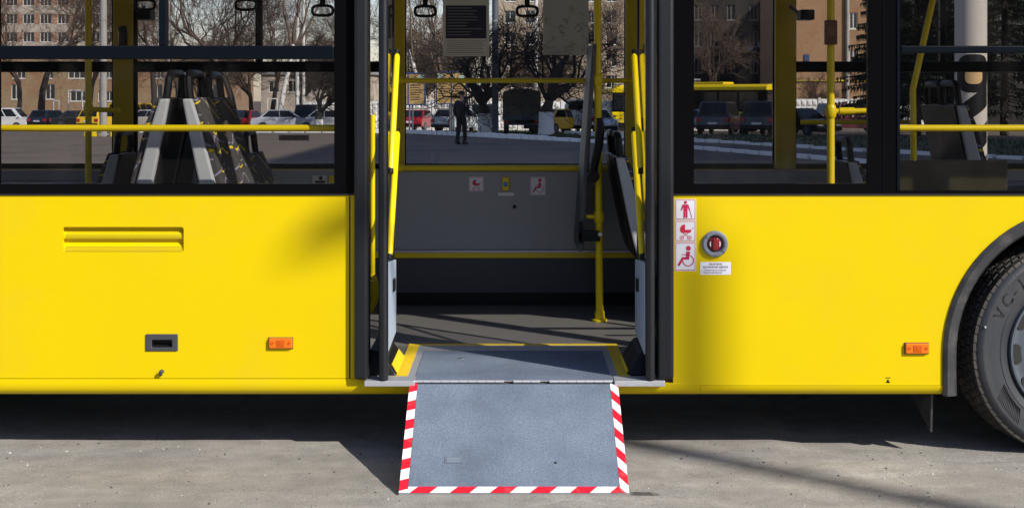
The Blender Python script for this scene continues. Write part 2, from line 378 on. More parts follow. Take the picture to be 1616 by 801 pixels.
    def mesh(s, name, mats):
        me = bpy.data.meshes.new(name); me.from_pydata(s.v, [], s.f)
        for m in (mats if isinstance(mats, (list, tuple)) else [mats]): me.materials.append(m)
        if any(s.m): me.polygons.foreach_set('material_index', s.m)
        me.update()
        return me
    def build(s, name, mats, parent=None, smooth=False, bevel=0, seg=2, fix=True):
        me = s.mesh(name, mats)
        if fix:
            bm = bmesh.new(); bm.from_mesh(me); bmesh.ops.recalc_face_normals(bm, faces=bm.faces); bm.to_mesh(me); bm.free()
        if smooth:
            me.polygons.foreach_set('use_smooth', [True]*len(me.polygons))
            try: me.set_sharp_from_angle(angle=R(38))
            except Exception: pass
        return link(name, me, parent, bevel, seg)

def link(name, me, parent=None, bevel=0, seg=2, loc=None, rot=None):
    o = bpy.data.objects.new(name, me); COL.objects.link(o)
    if parent is not None: adopt(o, parent)
    if loc is not None: o.location = loc
    if rot is not None: o.rotation_euler = rot
    if bevel:
        b = o.modifiers.new('bevel', 'BEVEL'); b.width = bevel; b.segments = seg; b.limit_method = 'ANGLE'; b.angle_limit = R(40); b.harden_normals = False
    return o

WORLD_CHILD = set()          # parents whose children are built in world coordinates
def adopt(o, p):
    o.parent = p
    if p.name in WORLD_CHILD: o.matrix_parent_inverse = Matrix.Translation(-Vector(p.location))

def thing(name, label, cat, loc=(0,0,0), rz=0, group=None, world_children=False):
    o = bpy.data.objects.new(name, None); COL.objects.link(o); o.empty_display_size = .3
    o.location = loc; o.rotation_euler = (0, 0, rz)
    if world_children: WORLD_CHILD.add(o.name)
    return tag(o, label, cat, group)
def tag(o, label, cat, group=None):
    o['label'] = label; o['category'] = cat
    if group: o['group'] = group
    return o
def struct(o): o['kind'] = 'structure'; return o
def stuff(o): o['kind'] = 'stuff'; return o
def copy_tree(o, parent=None):
    c = o.copy(); COL.objects.link(c)
    if parent is not None: c.parent = parent
    for ch in list(o.children): copy_tree(ch, c)
    return c

def text(s, size, material, parent, loc, align='CENTER', mirror=False, name='lettering', depth=.0006, rot=0, stretch=1):
    cu = bpy.data.curves.new('t', 'FONT'); cu.body = s; cu.size = size; cu.align_x = align; cu.align_y = 'CENTER'; cu.extrude = depth; cu.resolution_u = 2
    t = bpy.data.objects.new('t', cu); COL.objects.link(t)
    me = bpy.data.meshes.new_from_object(t)
    bpy.data.objects.remove(t); bpy.data.curves.remove(cu)
    for v in me.vertices:
        x, y, z = v.co
        x *= stretch
        if rot: x, y = x*math.cos(rot) - y*math.sin(rot), x*math.sin(rot) + y*math.cos(rot)
        v.co = ((-x if mirror else x) + loc[0], -z + loc[1], y + loc[2])
    me.materials.clear(); me.materials.append(material); me.name = name
    return link(name, me, parent)

def holed_plate(mb, x0, x1, z0, z1, y0, y1, holes, mi=0):
    """A plate in the xz plane from y0 to y1 with rectangular openings (hx0, hx1, hz0, hz1)."""
    xs = sorted({x0, x1, *[min(max(h[k], x0), x1) for h in holes for k in (0, 1)]}); zs = sorted({z0, z1, *[min(max(h[k], z0), z1) for h in holes for k in (2, 3)]})
    idx = {}
    def V(i, j, k):
        key = (i, j, k)
        if key not in idx: idx[key] = len(mb.v); mb.v.append((xs[i], (y0, y1)[k], zs[j]))
        return idx[key]
    def solid(i, j):
        if not (0 <= i < len(xs)-1 and 0 <= j < len(zs)-1): return False
        cx, cz = (xs[i]+xs[i+1])/2, (zs[j]+zs[j+1])/2
        return not any(h[0] < cx < h[1] and h[2] < cz < h[3] for h in holes)
    def F(*q): mb.f.append(q); mb.m.append(mi)
    for i in range(len(xs)-1):
        for j in range(len(zs)-1):
            if not solid(i, j): continue
            F(V(i,j,0), V(i+1,j,0), V(i+1,j+1,0), V(i,j+1,0)); F(V(i,j,1), V(i,j+1,1), V(i+1,j+1,1), V(i+1,j,1))
            if not solid(i-1, j): F(V(i,j,0), V(i,j+1,0), V(i,j+1,1), V(i,j,1))
            if not solid(i+1, j): F(V(i+1,j,0), V(i+1,j,1), V(i+1,j+1,1), V(i+1,j+1,0))
            if not solid(i, j-1): F(V(i,j,0), V(i,j,1), V(i+1,j,1), V(i+1,j,0))
            if not solid(i, j+1): F(V(i,j+1,0), V(i+1,j+1,0), V(i+1,j+1,1), V(i,j+1,1))
    return mb

# photo measurements turned into places: column -> x and row -> z at a known distance d from the camera
def AX(px, d): return (px - 808) * d / 2211
def AZ(py, d): return 1.706 - (py - 154) * d / 2211
def GZ(d): return -min(max(0, .013 * (d - 52)), .8)            # the yard falls away gently beyond 52 m
# ------------------------------------------------------------------ the ground
def ground_z(x, y):
    z = GZ(y + 6.7)
    if -4 < x < 4.5 and -2.2 < y < 1.6:
        w = min(1, (x+4)/1, (4.5-x)/1, (y+2.2)/.5, (1.6-y)/.5)
        q = noise.noise(Vector((x*1.3, y*2.2, 3))) * .006 + noise.noise(Vector((x*7, y*9, 1))) * .0022 + noise.noise(Vector((x*23, y*23, 5))) * .0009
        # broken edge of an old patch near the wheel
        e = (y - (-.10 - .10*(x-2.0) + .05*noise.noise(Vector((x*4, 0, 9))) + .02*noise.noise(Vector((x*14, 2, 9)))))
        if 1.3 < x < 3.4: q += -.022 * max(0, min(1, e/.03)) * min(1, (x-1.3)/.15, (3.4-x)/.3)
        e2 = math.hypot((x-1.62)/.34, (y+.28 + .03*noise.noise(Vector((x*9, y*9, 4))))/.11)
        q += .010 * max(0, min(1, (1.0-e2)/.12))
        z += q * max(0, w)
    return z
def axis_steps(lo, a, b, hi, fine, grow=1.25):
    t = [a]
    while t[-1] < b - 1e-6: t.append(min(b, t[-1] + fine))
    s = fine
    while t[-1] < hi: s = min(s*grow, 60); t.append(min(hi, t[-1] + s))
    s = fine; pre = []; c = a
    while c > lo: s = min(s*grow, 60); c = max(lo, c - s); pre.append(c)
    return pre[::-1] + t
gx = axis_steps(-900, -3.2, 3.6, 900, .028); gy = axis_steps(-400, -1.45, .55, 45.3, .022) + [60, 80, 100, 107, 115, 160, 260, 500, 900]
g = MB(); nx = len(gx)
g.v = [(x, y, ground_z(x, y)) for y in gy for x in gx]
g.f = [(j*nx+i, j*nx+i+1, (j+1)*nx+i+1, (j+1)*nx+i) for j in range(len(gy)-1) for i in range(nx-1)]
g.m = [1 if gy[j] > 9 else 0 for j in range(len(gy)-1) for i in range(nx-1)]
ground = struct(g.build('ground', [M['asphalt'], M['yard']], smooth=True, fix=False))
pb = MB()
for i in range(900):
    x, y = rnd.uniform(-3, 3.2), rnd.uniform(-1.3, .25) ** 1
    if -.52 < x < .54 and -.72 < y: continue
    s = rnd.choice((.0015, .002, .002, .003, .003, .004, .006)) * rnd.uniform(.7, 1.3); z = ground_z(x, y)
    a = rnd.uniform(0, PI); c, d = math.cos(a)*s, math.sin(a)*s
    pb.add([(x+c*1.4, y+d, z), (x-d, y+c, z), (x-c, y-d*1.3, z), (x+d, y-c, z), (x, y, z+s*1.1)], [(0,1,4), (1,2,4), (2,3,4), (3,0,4)], rnd.choice((0, 0, 1)))
pebbles = stuff(pb.build('pebbles', [mat('dark_pebble', (.07, .065, .06), .9), mat('pale_pebble', (.4, .38, .35), .9)]))

# ------------------------------------------------------------------ the bus
bus = thing('city_bus', 'yellow low floor city bus filling the view, middle door open with ramp folded down', 'bus', (-.7, 1.25, 0), world_children=True)
FZ = .355                      # floor height
WC = (2.72, .48)               # front wheel centre (x, z)
RWC = (-3.2, .48)
def part(mb, name, m, parent=None, **k): return mb.build(name, m, parent or bus, **k)

def arch_z(x, c, a=.66, b=.70):
    q = 1 - ((x - c[0]) / a) ** 2
    return c[1] + b * math.sqrt(q) if q > 0 else None
def side_panel(mb, x0, x1, zb, zt, y0, y1, arches=()):
    xs = {x0, x1}
    for c in arches:
        for i in range(41): 
            xx = c[0] - .66*math.cos(PI*i/40)
            if x0 < xx < x1: xs.add(xx)
    xs = sorted(xs); pt = []
    for x in xs:
        b = zb
        for c in arches:
            if abs(x - c[0]) <= .66 + 1e-6: b = arch_z(min(max(x, c[0]-.6599), c[0]+.6599), c)
        pt.append(b)
    lo = []
    for i, x in enumerate(xs):
        lo.append((x, pt[i]))
        for c in arches:
            if abs(x - (c[0]-.66)) < 1e-6: lo[-1:] = [(x, zb), (x, c[1])]
            if abs(x - (c[0]+.66)) < 1e-6: lo[-1:] = [(x, c[1]), (x, zb)]
    for (xa, za), (xb, zb_) in zip(lo, lo[1:]):
        if xb - xa < 1e-6: 
            mb.box(xa-.0015, xa+.0015, y0, y1, min(za, zb_), max(za, zb_)); continue
        mb.hexa([(xa,y0,za),(xb,y0,zb_),(xb,y1,zb_),(xa,y1,za),(xa,y0,zt),(xb,y0,zt),(xb,y1,zt),(xa,y1,zt)])
    return mb
SILL = 1.239
# near side, left of the door: hatch with vent and handle openings
VENT = (-2.148, -1.570, .967, 1.088); HND = (-1.735, -1.612, .508, .562)
hp = MB(); holed_plate(hp, -2.52, -.7795, .3655, SILL, 0, .03, [VENT, HND]); hatch = part(hp, 'hatch_panel', M['yellow'])
vb = MB(); vb.box(VENT[0], VENT[1], .0302, .034, VENT[2], VENT[3]); back = part(vb, 'vent', M['yellow'])
for pr in ([(.030, 1.074), (.011, 1.050), (.009, 1.036), (.012, 1.028), (.030, 1.026)], [(.030, 1.012), (.012, .996), (.006, .978), (.004, .9675), (.030, .9675)]):
    s = MB(); s.prism(pr, VENT[0]+.001, VENT[1]-.001, 'x'); part(s, 'slat', M['yellow'], back)
pf = MB()                                                     # rows of punched holes in the slats
for r_, (zz, yy) in enumerate(((1.068, .0245), (1.060, .018), (1.048, .0102), (1.041, .009), (1.033, .0099), (.991, .0098), (.984, .0075), (.976, .0055), (.971, .0044))):
    for i in range(70):
        x = VENT[0] + .012 + i*.0080 + (.004 if r_ % 2 else 0)
        if x < VENT[1] - .008: pf.disc((x, zz), .0018, yy-.0014, yy+.001, 6)
stuff(part(pf, 'punched_holes', M['under'], back, fix=False))
for cx, cz, a in ((VENT[0], VENT[2], 0), (VENT[1], VENT[2], 1), (VENT[1], VENT[3], 2), (VENT[0], VENT[3], 3)):   # rounded corners of the vent opening
    r = .014; ox, oz = cx + (r if a in (0,3) else -r), cz + (r if a in (0,1) else -r)
    a0 = PI + a*PI/2
    cf = MB(); cf.prism([(cx, cz)] + [(ox + r*math.cos(a0 + PI/2*i/6), oz + r*math.sin(a0 + PI/2*i/6)) for i in range(7)], .0005, .03, 'y')
    part(cf, 'corner_fillet', M['yellow'], back)
hb = MB(); holed_plate(hb, -1.751, -1.597, .496, .577, -.007, .004, [(-1.722, -1.625, .514, .549)]); han = part(hb, 'hatch_handle', M['grey_plastic'], hatch, bevel=.004)
cup = MB(); cup.hexa([(-1.722,.032,.520),(-1.625,.032,.520),(-1.625,.034,.520),(-1.722,.034,.520),(-1.722,.032,.549),(-1.625,.032,.549),(-1.625,.034,.549),(-1.722,.034,.549)])
cup.prism([(-.003, .514), (.03, .526), (.03, .514)], -1.720, -1.627, 'x'); part(cup, 'grip_cup', M['plastic'], han)
bt = MB(); bt.lathe([(0.0001, -.028), (.008, -.026), (.0105, -.02), (.008, -.013), (.005, -.010), (.009, -.004), (.011, .002)], (-1.674, .398), 14)
bt.box(-1.683, -1.671, -.015, -.003, .381, .396); part(bt, 'hatch_bolt', M['grey_plastic'], hatch, smooth=True)
s = MB(); s.box(-.7725, -.7515, 0, .03, .3655, SILL); part(s, 'door_surround_strip', M['yellow'])
SK = [(0, .3625), (-.003, .340), (.0, .316), (.011, .297), (.030, .2845), (.07, .279), (.07, .3625)]
s = MB(); s.prism(SK, -2.54, -.55, 'x'); part(s, 'skirt', M['yellow'], smooth=True)
s = MB(); s.prism([(y, min(z, .343)) for y, z in SK], -.549, .90, 'x'); part(s, 'skirt', M['yellow'], smooth=True)
s = MB(); s.prism([(y, min(z, .331)) for y, z in SK], .9012, 2.06, 'x'); part(s, 'skirt', M['yellow'], smooth=True)
s = MB(); s.prism([(y, min(z, .331)) for y, z in SK], 3.38, 5.2, 'x'); part(s, 'skirt', M['yellow'], smooth=True)
# near side, right of the door
s = side_panel(MB(), .771, 5.25, .3325, SILL, 0, .03, [WC]); rp = part(s, 'side_panel', M['yellow'])
s = side_panel(MB(), -6.7, -2.5235, .3655, SILL, 0, .03, [RWC]); part(s, 'side_panel', M['yellow'])
s = MB(); s.prism(SK, -6.7, -3.86, 'x'); part(s, 'skirt', M['yellow'], smooth=True)
# far side
s = side_panel(MB(), -6.7, 5.25, .30, 1.235, 2.47, 2.5, [RWC, WC]); part(s, 'side_panel', M['yellow'])

def arch_trim(c, y0, y1):
    mb = MB(); st = [(c[0]-.66, .283, c[0]-.592, .283), (c[0]-.66, c[1]-.1, c[0]-.594, c[1]-.1)]
    for i in range(41):
        a = PI - PI*i/40
        st.append((c[0]+.66*math.cos(a), c[1]+.70*math.sin(a), c[0]+.594*math.cos(a), c[1]+.634*math.sin(a)))
    st += [(c[0]+.66, c[1]-.1, c[0]+.594, c[1]-.1), (c[0]+.66, .283, c[0]+.592, .283)]
    sgn = 1 if y0 < 1 else -1
    vs = []
    for ox, oz, ix, iz in st:
        vs += [(ox, y1, oz), (ox, y0+sgn*.012, oz), (ox*.75+ix*.25, y0, oz*.75+iz*.25), (ox*.2+ix*.8, y0+sgn*.008, oz*.2+iz*.8), (ix, y0+sgn*.025, iz), (ix, y1, iz)]
    fs = [(6*i+j, 6*i+j+1, 6*i+7+j, 6*i+6+j) for i in range(len(st)-1) for j in range(5)]
    mb.add(vs, fs); return mb
def wheel_well(c, y0, y1):
    mb = MB(); k = 24; vs = []; r = .625
    pr = [(c[0]-r, .25)] + [(c[0]-r*math.cos(PI*i/k), c[1]+(r+.03)*math.sin(PI*i/k)) for i in range(k+1)] + [(c[0]+r, .25)]
    for x, z in pr: vs += [(x, y0, z), (x, y1, z)]
    mb.add(vs, [(2*i, 2*i+1, 2*i+3, 2*i+2) for i in range(len(pr)-1)])
    mb.add([(x, y1 if y0 < 1 else y0, z) for x, z in pr], [tuple(range(len(pr)))]); return mb
for c in (WC, RWC):
    part(arch_trim(c, -.022, .06), 'wheel_arch', M['trim'], smooth=True)
    part(arch_trim(c, 2.522, 2.44), 'wheel_arch', M['trim'], smooth=True)
    part(wheel_well(c, .05, .62), 'wheel_well', M['under']); part(wheel_well(c, 1.88, 2.45), 'wheel_well', M['under'])

# wheel: tyre, tread, rim, nuts, lettering
def make_wheel(c):
    t = MB(); t.lathe([(.300, .10), (.305, .082), (.318, .074), (.345, .066), (.352, .0635), (.356, .066), (.40, .058), (.43, .0605), (.436, .0585), (.442, .0605), (.462, .073), (.4655, .082), (.4655, .337), (.45, .352), (.40, .36), (.31, .34)], c, 96)
    w = part(t, 'wheel', M['tyre'], smooth=True)
    w['label'] = 'black tyre with worn tread and grey steel rim'
    tr = MB(); n = 74
    ribs = ((.076, .122), (.128, .172), (.178, .226), (.232, .286), (.292, .340))
    for q, (ya, yb) in enumerate(ribs):
        for i in range(n):
            off = (.5 if q % 2 else 0) + .12*math.sin(q*3)
            a0 = 2*PI*(i+off)/n; a1 = 2*PI*(i+off+(.90 if q in (0, 4) else .84))/n
            ra, rb = .464, (.4785 if q in (0, 4) else .4815)
            zig = .008 if q not in (0, 4) else .003
            P = []
            for r in (ra, rb):
                sh = 0 if r == ra else .003
                s0 = .0 if q else 0
                P += [(c[0]+r*math.cos(a0), ya+sh+zig, c[1]+r*math.sin(a0)), (c[0]+r*math.cos(a1), ya+sh, c[1]+r*math.sin(a1)), (c[0]+r*math.cos(a1), yb-sh, c[1]+r*math.sin(a1)), (c[0]+r*math.cos(a0), yb-sh-zig, c[1]+r*math.sin(a0))]
            tr.hexa(P)
    stuff(part(tr, 'tread_blocks', M['tread'], w, fix=False))
    rm = MB(); rm.lathe([(.304, .10), (.3085, .070), (.305, .0575), (.297, .056), (.291, .066), (.287, .095), (.279, .112), (.262, .118), (.24, .112), (.20, .10), (.15, .088), (.135, .06), (.12, .05), (.0001, .05)], c, 72)
    rim = part(rm, 'rim', M['rim'], w, smooth=True)
    for i in range(10):
        a = 2*PI*(i+.13)/10; h = MB(); x, z = c[0]+.252*math.cos(a), c[1]+.252*math.sin(a)
        n_ = 18; u = (math.cos(a), math.sin(a)); v = (-u[1], u[0])
        h.prism([(x + u[0]*.029*math.cos(2*PI*k/n_) + v[0]*.046*math.sin(2*PI*k/n_), z + u[1]*.029*math.cos(2*PI*k/n_) + v[1]*.046*math.sin(2*PI*k/n_)) for k in range(n_)], .1095, .14, 'y')
        part(h, 'hand_hole', M['under'], w)
        h = MB(); x, z = c[0]+.168*math.cos(a+.3), c[1]+.168*math.sin(a+.3); h.disc((x, z), .016, .068, .10, 6); part(h, 'wheel_nut', M['steel'], w)
    return w
w1 = make_wheel(WC)
for ch, a in (('V', 154), ('C', 144), ('-', 136.5), ('1', 129), ('0', 121), ('5', 111)):
    r = .392; text(ch, .078, M['letter'], w1, (WC[0]+r*math.cos(R(a)), .0575, WC[1]+r*math.sin(R(a))), rot=R(a-90), name='raised_letter', depth=.0022)
lg = MB()                                                      # moulded hatch ribs low on the sidewall
for i in range(15):
    a = R(204 + i*1.5); lg.stroke([(WC[0]+.365*math.cos(a), WC[1]+.365*math.sin(a)), (WC[0]+.425*math.cos(a+.10), WC[1]+.425*math.sin(a+.10))], .0022, .0568, .0640)
part(lg, 'moulded_ribs', M['letter'], w1)
vn = MB(); vn.disc((WC[0]-.43, WC[1]+.115), .005, .054, .066, 8); part(vn, 'wear_plug', M['chrome'], w1)
_c = Vector((2.722, .095, .484)); _s = (1.06, .90, 1.06); _R = Matrix.Rotation(R(9), 3, 'Z')      # front wheels turned a little
w1.rotation_euler = (0, 0, R(9)); w1.scale = _s; w1.location = _c - _R @ Vector((WC[0]*_s[0], .056*_s[1], WC[1]*_s[2]))
for c, dy in ((RWC, 0), (WC, 1), (RWC, 1)):                    # the other three wheels
    o = w1.copy(); COL.objects.link(o); o.location = (c[0]-WC[0], 0, 0); o.rotation_euler = (0, 0, 0); o.scale = (1, 1, 1)
    if dy: o.location = (c[0]+WC[0] - 0, 2.5, 0); o.rotation_euler = (0, 0, PI)
    for ch in w1.children:
        if ch.name.startswith(('rim', 'tread')): k = ch.copy(); COL.objects.link(k); k.parent = o
# mudflap
s = MB(); s.prism([(.10, .085), (.085, .30), (.62, .30), (.60, .26)], 2.030, 2.040, 'x'); part(s, 'mudflap', M['trim'])

# underbody, floor, ceiling, roof, ends
s = MB(); s.box(-6.6, 5.2, .62, 1.88, .22, .30); s.box(-2.5, 2.04, .075, .62, .29, .30); s.box(-2.5, 2.04, 1.88, 2.44, .29, .30); part(s, 'underframe', M['under'])
fl = MB(); fl.box(-6.6, 5.2, .63, 1.87, .302, FZ); fl.box(-2.5, 2.04, .035, .63, .302, FZ); fl.box(-.69, .70, -.02, .0345, .345, FZ); fl.box(-2.5, 2.04, 1.87, 2.44, .302, FZ); part(fl, 'floor', M['floor'])
for x0, x1 in ((2.045, 3.40), (-3.87, -2.51)):
    for y0, y1 in ((.06, .66), (1.84, 2.43)):
        s = MB(); s.box(x0, x1, y0, y1, FZ-.02 if 0 else 1.152, 1.17); s.box(x0, x0+.02, y0, y1, FZ+.002, 1.152); s.box(x1-.02, x1, y0, y1, FZ+.002, 1.152); part(s, 'wheel_box', M['dark_wall'])
s = MB(); s.box(-6.65, 5.2, .05, 2.45, 2.53, 2.55); part(s, 'ceiling', M['ceil'])
s = MB(); s.prism([(-.0, 2.62), (.02, 2.76), (.10, 2.86), (.30, 2.93), (2.2, 2.93), (2.40, 2.86), (2.48, 2.76), (2.5, 2.62)], -6.7, 5.25, 'x'); part(s, 'roof', M['yellow'])
s = MB(); holed_plate(s, -6.7, 5.25, 2.551, 2.619, .001, .03, []); part(s, 'cornice', M['black'])
s = MB(); s.box(-6.7, 5.25, 2.47, 2.499, 2.551, 2.619); part(s, 'cornice', M['black'])
for x, nm in ((-6.73, 'rear_panel'), (5.22, 'front_panel')):
    s = MB()
    s.box(x, x+.03, 0, 2.5, .3, 1.2); s.box(x, x+.03, 0, 2.5, 2.45, 2.62); s.box(x, x+.03, 0, .15, 1.2, 2.45); s.box(x, x+.03, 2.35, 2.5, 1.2, 2.45); part(s, nm, M['yellow'])
    s = MB(); s.box(x+.012, x+.017, .152, 2.348, 1.202, 2.448); part(s, 'end_window', M['pane'])

# windows: black bordered frame, panes, bars
def window(x0, x1, z0, hole, y0, y1, bar=None, vert=None):
    hx0, hx1, hz0, hz1 = hole
    f = MB(); holed_plate(f, x0, x1, z0, 2.55, y0, y1, [hole]); w = part(f, 'side_window', M['black'])
    ym = (y0+y1)/2
    def pane(a, b, c, d):
        p = MB(); p.box(a, b, ym-.002, ym+.002, c, d); part(p, 'pane', M['pane'], w)
    if bar:
        s = MB(); s.box(hx0, hx1, y0-.012, y1+.01, bar[0], bar[1]); part(s, 'sash_bar', M['dark_alu'], w, bevel=.006)
        pane(hx0, hx1, hz0, bar[0])
        if vert:
            s = MB(); s.box(vert[0], vert[1], y0-.012, y1+.008, bar[1], hz1); part(s, 'sash_bar', M['dark_alu'], w, bevel=.005)
            pane(hx0, vert[0], bar[1], hz1); pane(vert[1], hx1, bar[1], hz1)
        else: pane(hx0, hx1, bar[1], hz1)
    else: pane(hx0, hx1, hz0, hz1)
    return w
NB = (1.889, 1.953); TOP = 2.50
window(-6.7, -4.30, SILL+.002, (-6.5, -4.4, 1.295, TOP), -.003, .022, NB, (-5.5, -5.46))
window(-4.298, -2.62, SILL+.002, (-4.2, -2.72, 1.295, TOP), -.003, .022, NB, (-3.5, -3.46))
nw1 = window(-2.618, -.7515, SILL+.002, (-2.45, -.850, 1.295, TOP), -.003, .022, NB, (-1.687, -1.648))
nw2 = window(.771, 1.773, SILL+.002, (.870, 1.70, 1.295, TOP), -.003, .022)
nw3 = window(1.777, 3.70, SILL+.002, (1.855, 3.62, 1.262, TOP), -.003, .022, (1.918, 1.953), (2.80, 2.84))
window(3.704, 5.25, SILL+.002, (3.8, 5.15, 1.295, TOP), -.003, .022)
s = MB(); s.box(1.84, 1.853, -.009, .018, 1.262, TOP); s.box(1.7735, 1.7765, -.006, .018, SILL+.004, TOP); part(s, 'window_gasket', M['dark_alu'], nw3)
s = MB(); s.box(.771, 5.25, -.007, .01, SILL+.0005, SILL+.0085); s.box(-2.618, -.7525, -.007, .01, SILL+.0005, SILL+.0085); part(s, 'sill_gasket', M['rubber'])
FB = (1.872, 1.942)
for x0, x1, h, bar, ve in ((-6.7, -4.3, (-6.5, -4.4), FB, None), (-4.298, -2.54, (-4.2, -2.62), FB, None), (-2.538, -.782, (-2.455, -.86), FB, (-1.68, -1.635)),
                           (-.78, .79, (-.695, .735), None, None), (.792, 1.776, (.868, 1.708), None, None), (1.778, 3.70, (1.862, 3.62), FB, (2.8, 2.84)), (3.702, 5.25, (3.8, 5.15), FB, None)):
    window(x0, x1, 1.237, (h[0], h[1], 1.275, TOP), 2.473, 2.498, bar, ve)

# inner linings of the far wall
for x0, x1 in ((-6.6, -.805), (-.80, .87), (.875, 5.2)):
    s = MB(); s.box(x0, x1, 2.405, 2.43, .717, 1.232); part(s, 'wall_panel', M['grey_wall'])
    s = MB(); s.box(x0, x1, 2.405, 2.43, .44, .665); part(s, 'kick_panel', M['dark_wall'])
s = MB(); s.box(-6.6, 5.2, 2.42, 2.44, FZ+.001, .4385); part(s, 'heater_duct', M['plastic'])
s = MB(); s.box(-6.6, 5.2, 2.383, 2.43, .702, .7155); part(s, 'ledge', M['alu'])
s = MB(); s.box(-6.6, 5.2, 2.390, 2.43, .667, .700); part(s, 'yellow_strip', M['yellow_in'])
s = MB(); s.box(-2.51, -.775, .035, .06, FZ+.002, 1.232); part(s, 'wall_panel', M['dark_wall'])
s = MB(); s.box(.79, 2.04, .035, .06, FZ+.002, 1.232); s.box(3.40, 5.2, .035, .06, FZ+.002, 1.232); part(s, 'wall_panel', M['dark_wall'])
for x0, x1 in ((-2.60, -2.475), (-.795, -.70), (.742, .86), (1.716, 1.850)):
    s = MB(); s.box(x0, x1, 2.425, 2.468, 1.24, 2.528); part(s, 'window_pillar', M['yellow_pillar'], bevel=.008)
for x0, x1 in ((-2.60, -2.475), (-.84, -.775), (.80, .86), (1.716, 1.840)):
    s = MB(); s.box(x0, x1, .026, .06, 1.24, 2.528); part(s, 'window_pillar', M['plastic'], bevel=.008)

# handrails and poles
def rail(pts, r, m='yellow_in', name='handrail', joints=(), parent=None, n=12):
    s = MB(); s.tube(pts, r, n); o = part(s, name, M[m], parent, smooth=True)
    for j in joints:
        q = MB(); d = (Vector(pts[1]) - Vector(pts[0])).normalized(); p = Vector(j)
        q.tube([p - d*.035, p - d*.03, p - d*.012, p + d*.012, p + d*.03, p + d*.035], [r+.003, r+.006, r+.010, r+.010, r+.006, r+.003], n); part(q, 'clamp', M[m], o, smooth=True)
    return o
rail([(-2.60, .13, 1.557), (-.80, .13, 1.557)], .0165); rail([(1.86, .13, 1.557), (3.6, .13, 1.557)], .0165)
rail([(-.745, 2.31, 1.815), (.80, 2.31, 1.815)], .016, joints=[(-.735, 2.31, 1.815), (.785, 2.31, 1.815)])
rail([(-.80, 2.375, 1.250), (.80, 2.375, 1.250)], .019, joints=[(-.74, 2.375, 1.25)])
pole = rail([(.53, 1.775, FZ), (.515, 1.775, 2.53)], .0225, name='grab_pole', joints=[(.5185, 1.775, 1.815), (.526, 1.775, .985)])
s = MB(); s.tube([(.53, 1.775, FZ+.001), (.53, 1.775, FZ+.012), (.53, 1.775, FZ+.016), (.53, 1.775, FZ+.06)], [.045, .045, .030, .0285], 16); s.disc((.562, FZ+.022), .006, 1.735, 1.748, 8); part(s, 'floor_flange', M['yellow_in'], pole, smooth=True)
rail([(.5185, 1.78, 1.815), (.5185, 2.31, 1.815)], .015); rail([(.526, 1.775, .985), (.44, 1.79, .985)], .014)
pl2 = rail([(-2.57, 1.80, FZ), (-2.57, 1.80, 2.53)], .02, name='grab_pole', joints=[(-2.57, 1.80, 1.635)]); rail([(-2.57, 1.80, 1.635), (-2.38, 1.80, 1.628)], .015)
pl3 = rail([(1.695, .75, FZ), (1.695, .75, 2.53)], .0205, name='grab_pole', joints=[(1.695, .75, 1.632)]); rail([(1.70, .75, 1.632), (2.05, .75, 1.638)], .015)
s = MB(); s.tube([(1.74, .75, 1.633), (1.82, .75, 1.634)], .02, 12); part(s, 'sleeve', M['yellow_in'], pl3, smooth=True)
rail([(1.86, 2.33, 1.548), (2.6, 2.33, 1.548)], .015); rail([(2.28, 1.2, FZ), (2.26, 1.2, 1.75), (2.42, 1.15, 2.53)], .018, name='grab_pole')
vb_ = MB(); vb_.box(1.655, 1.720, .70, .735, 1.985, 2.115); val = part(vb_, 'ticket_punch', mat('orange_brown_plastic', (.13, .05, .02), .4), bevel=.006)
s = MB(); s.box(1.668, 1.708, .698, .70, 2.03, 2.075); part(s, 'label_plate', mat('brown_label', (.20, .08, .03), .5), val)
rail([(-2.6, 1.8, 2.44), (.9, 1.8, 2.44)], .016, name='ceiling_rail'); rail([(1.2, 1.8, 2.44), (3.4, 1.8, 2.44)], .016, name='ceiling_rail')

def strap(px, py, d=8.5):
    x, zc, y = AX(px, d), AZ(py, d), d-6.7
    s = MB(); s.box(x-.016, x+.016, y-.004, y+.004, zc+.03, 2.46); st = part(s, 'hanging_strap', M['plastic'])
    l = MB(); a, b = .062, .030
    l.tube([(x + a*(1 if abs(math.cos(t)) > .0 else 0)*math.copysign(abs(math.cos(t))**.6, math.cos(t)), y, zc + b*math.copysign(abs(math.sin(t))**.6, math.sin(t))) for t in [2*PI*i/28 for i in range(28)]], .009, 8, closed=True)
    part(l, 'loop', M['plastic'], st, smooth=True)
for px, py in ((671, 18), (509, 17), (388, 8), (228, 8), (832, 18), (1275, -14)): strap(px, py)
for x in (AX(229, 8.9), AX(1272, 8.9)):
    s = MB(); s.box(x-.045, x+.045, 2.15, 2.28, AZ(32, 8.9), AZ(16, 8.9)); c_ = part(s, 'camera_box', M['plastic'], bevel=.006)
    s = MB(); s.tube([(x-.03, 2.28, AZ(20, 8.9)), (x-.06, 2.40, AZ(8, 8.9))], .012, 8); part(s, 'bracket', M['plastic'], c_)
s = MB(); s.tube([(AX(194, 8.9), 2.2, AZ(72, 8.9)), (AX(194, 8.9), 2.2, AZ(50, 8.9)), (AX(192, 8.9), 2.2, AZ(42, 8.9))], .03, 8); part(s, 'loudspeaker', M['plastic'], bevel=.004)

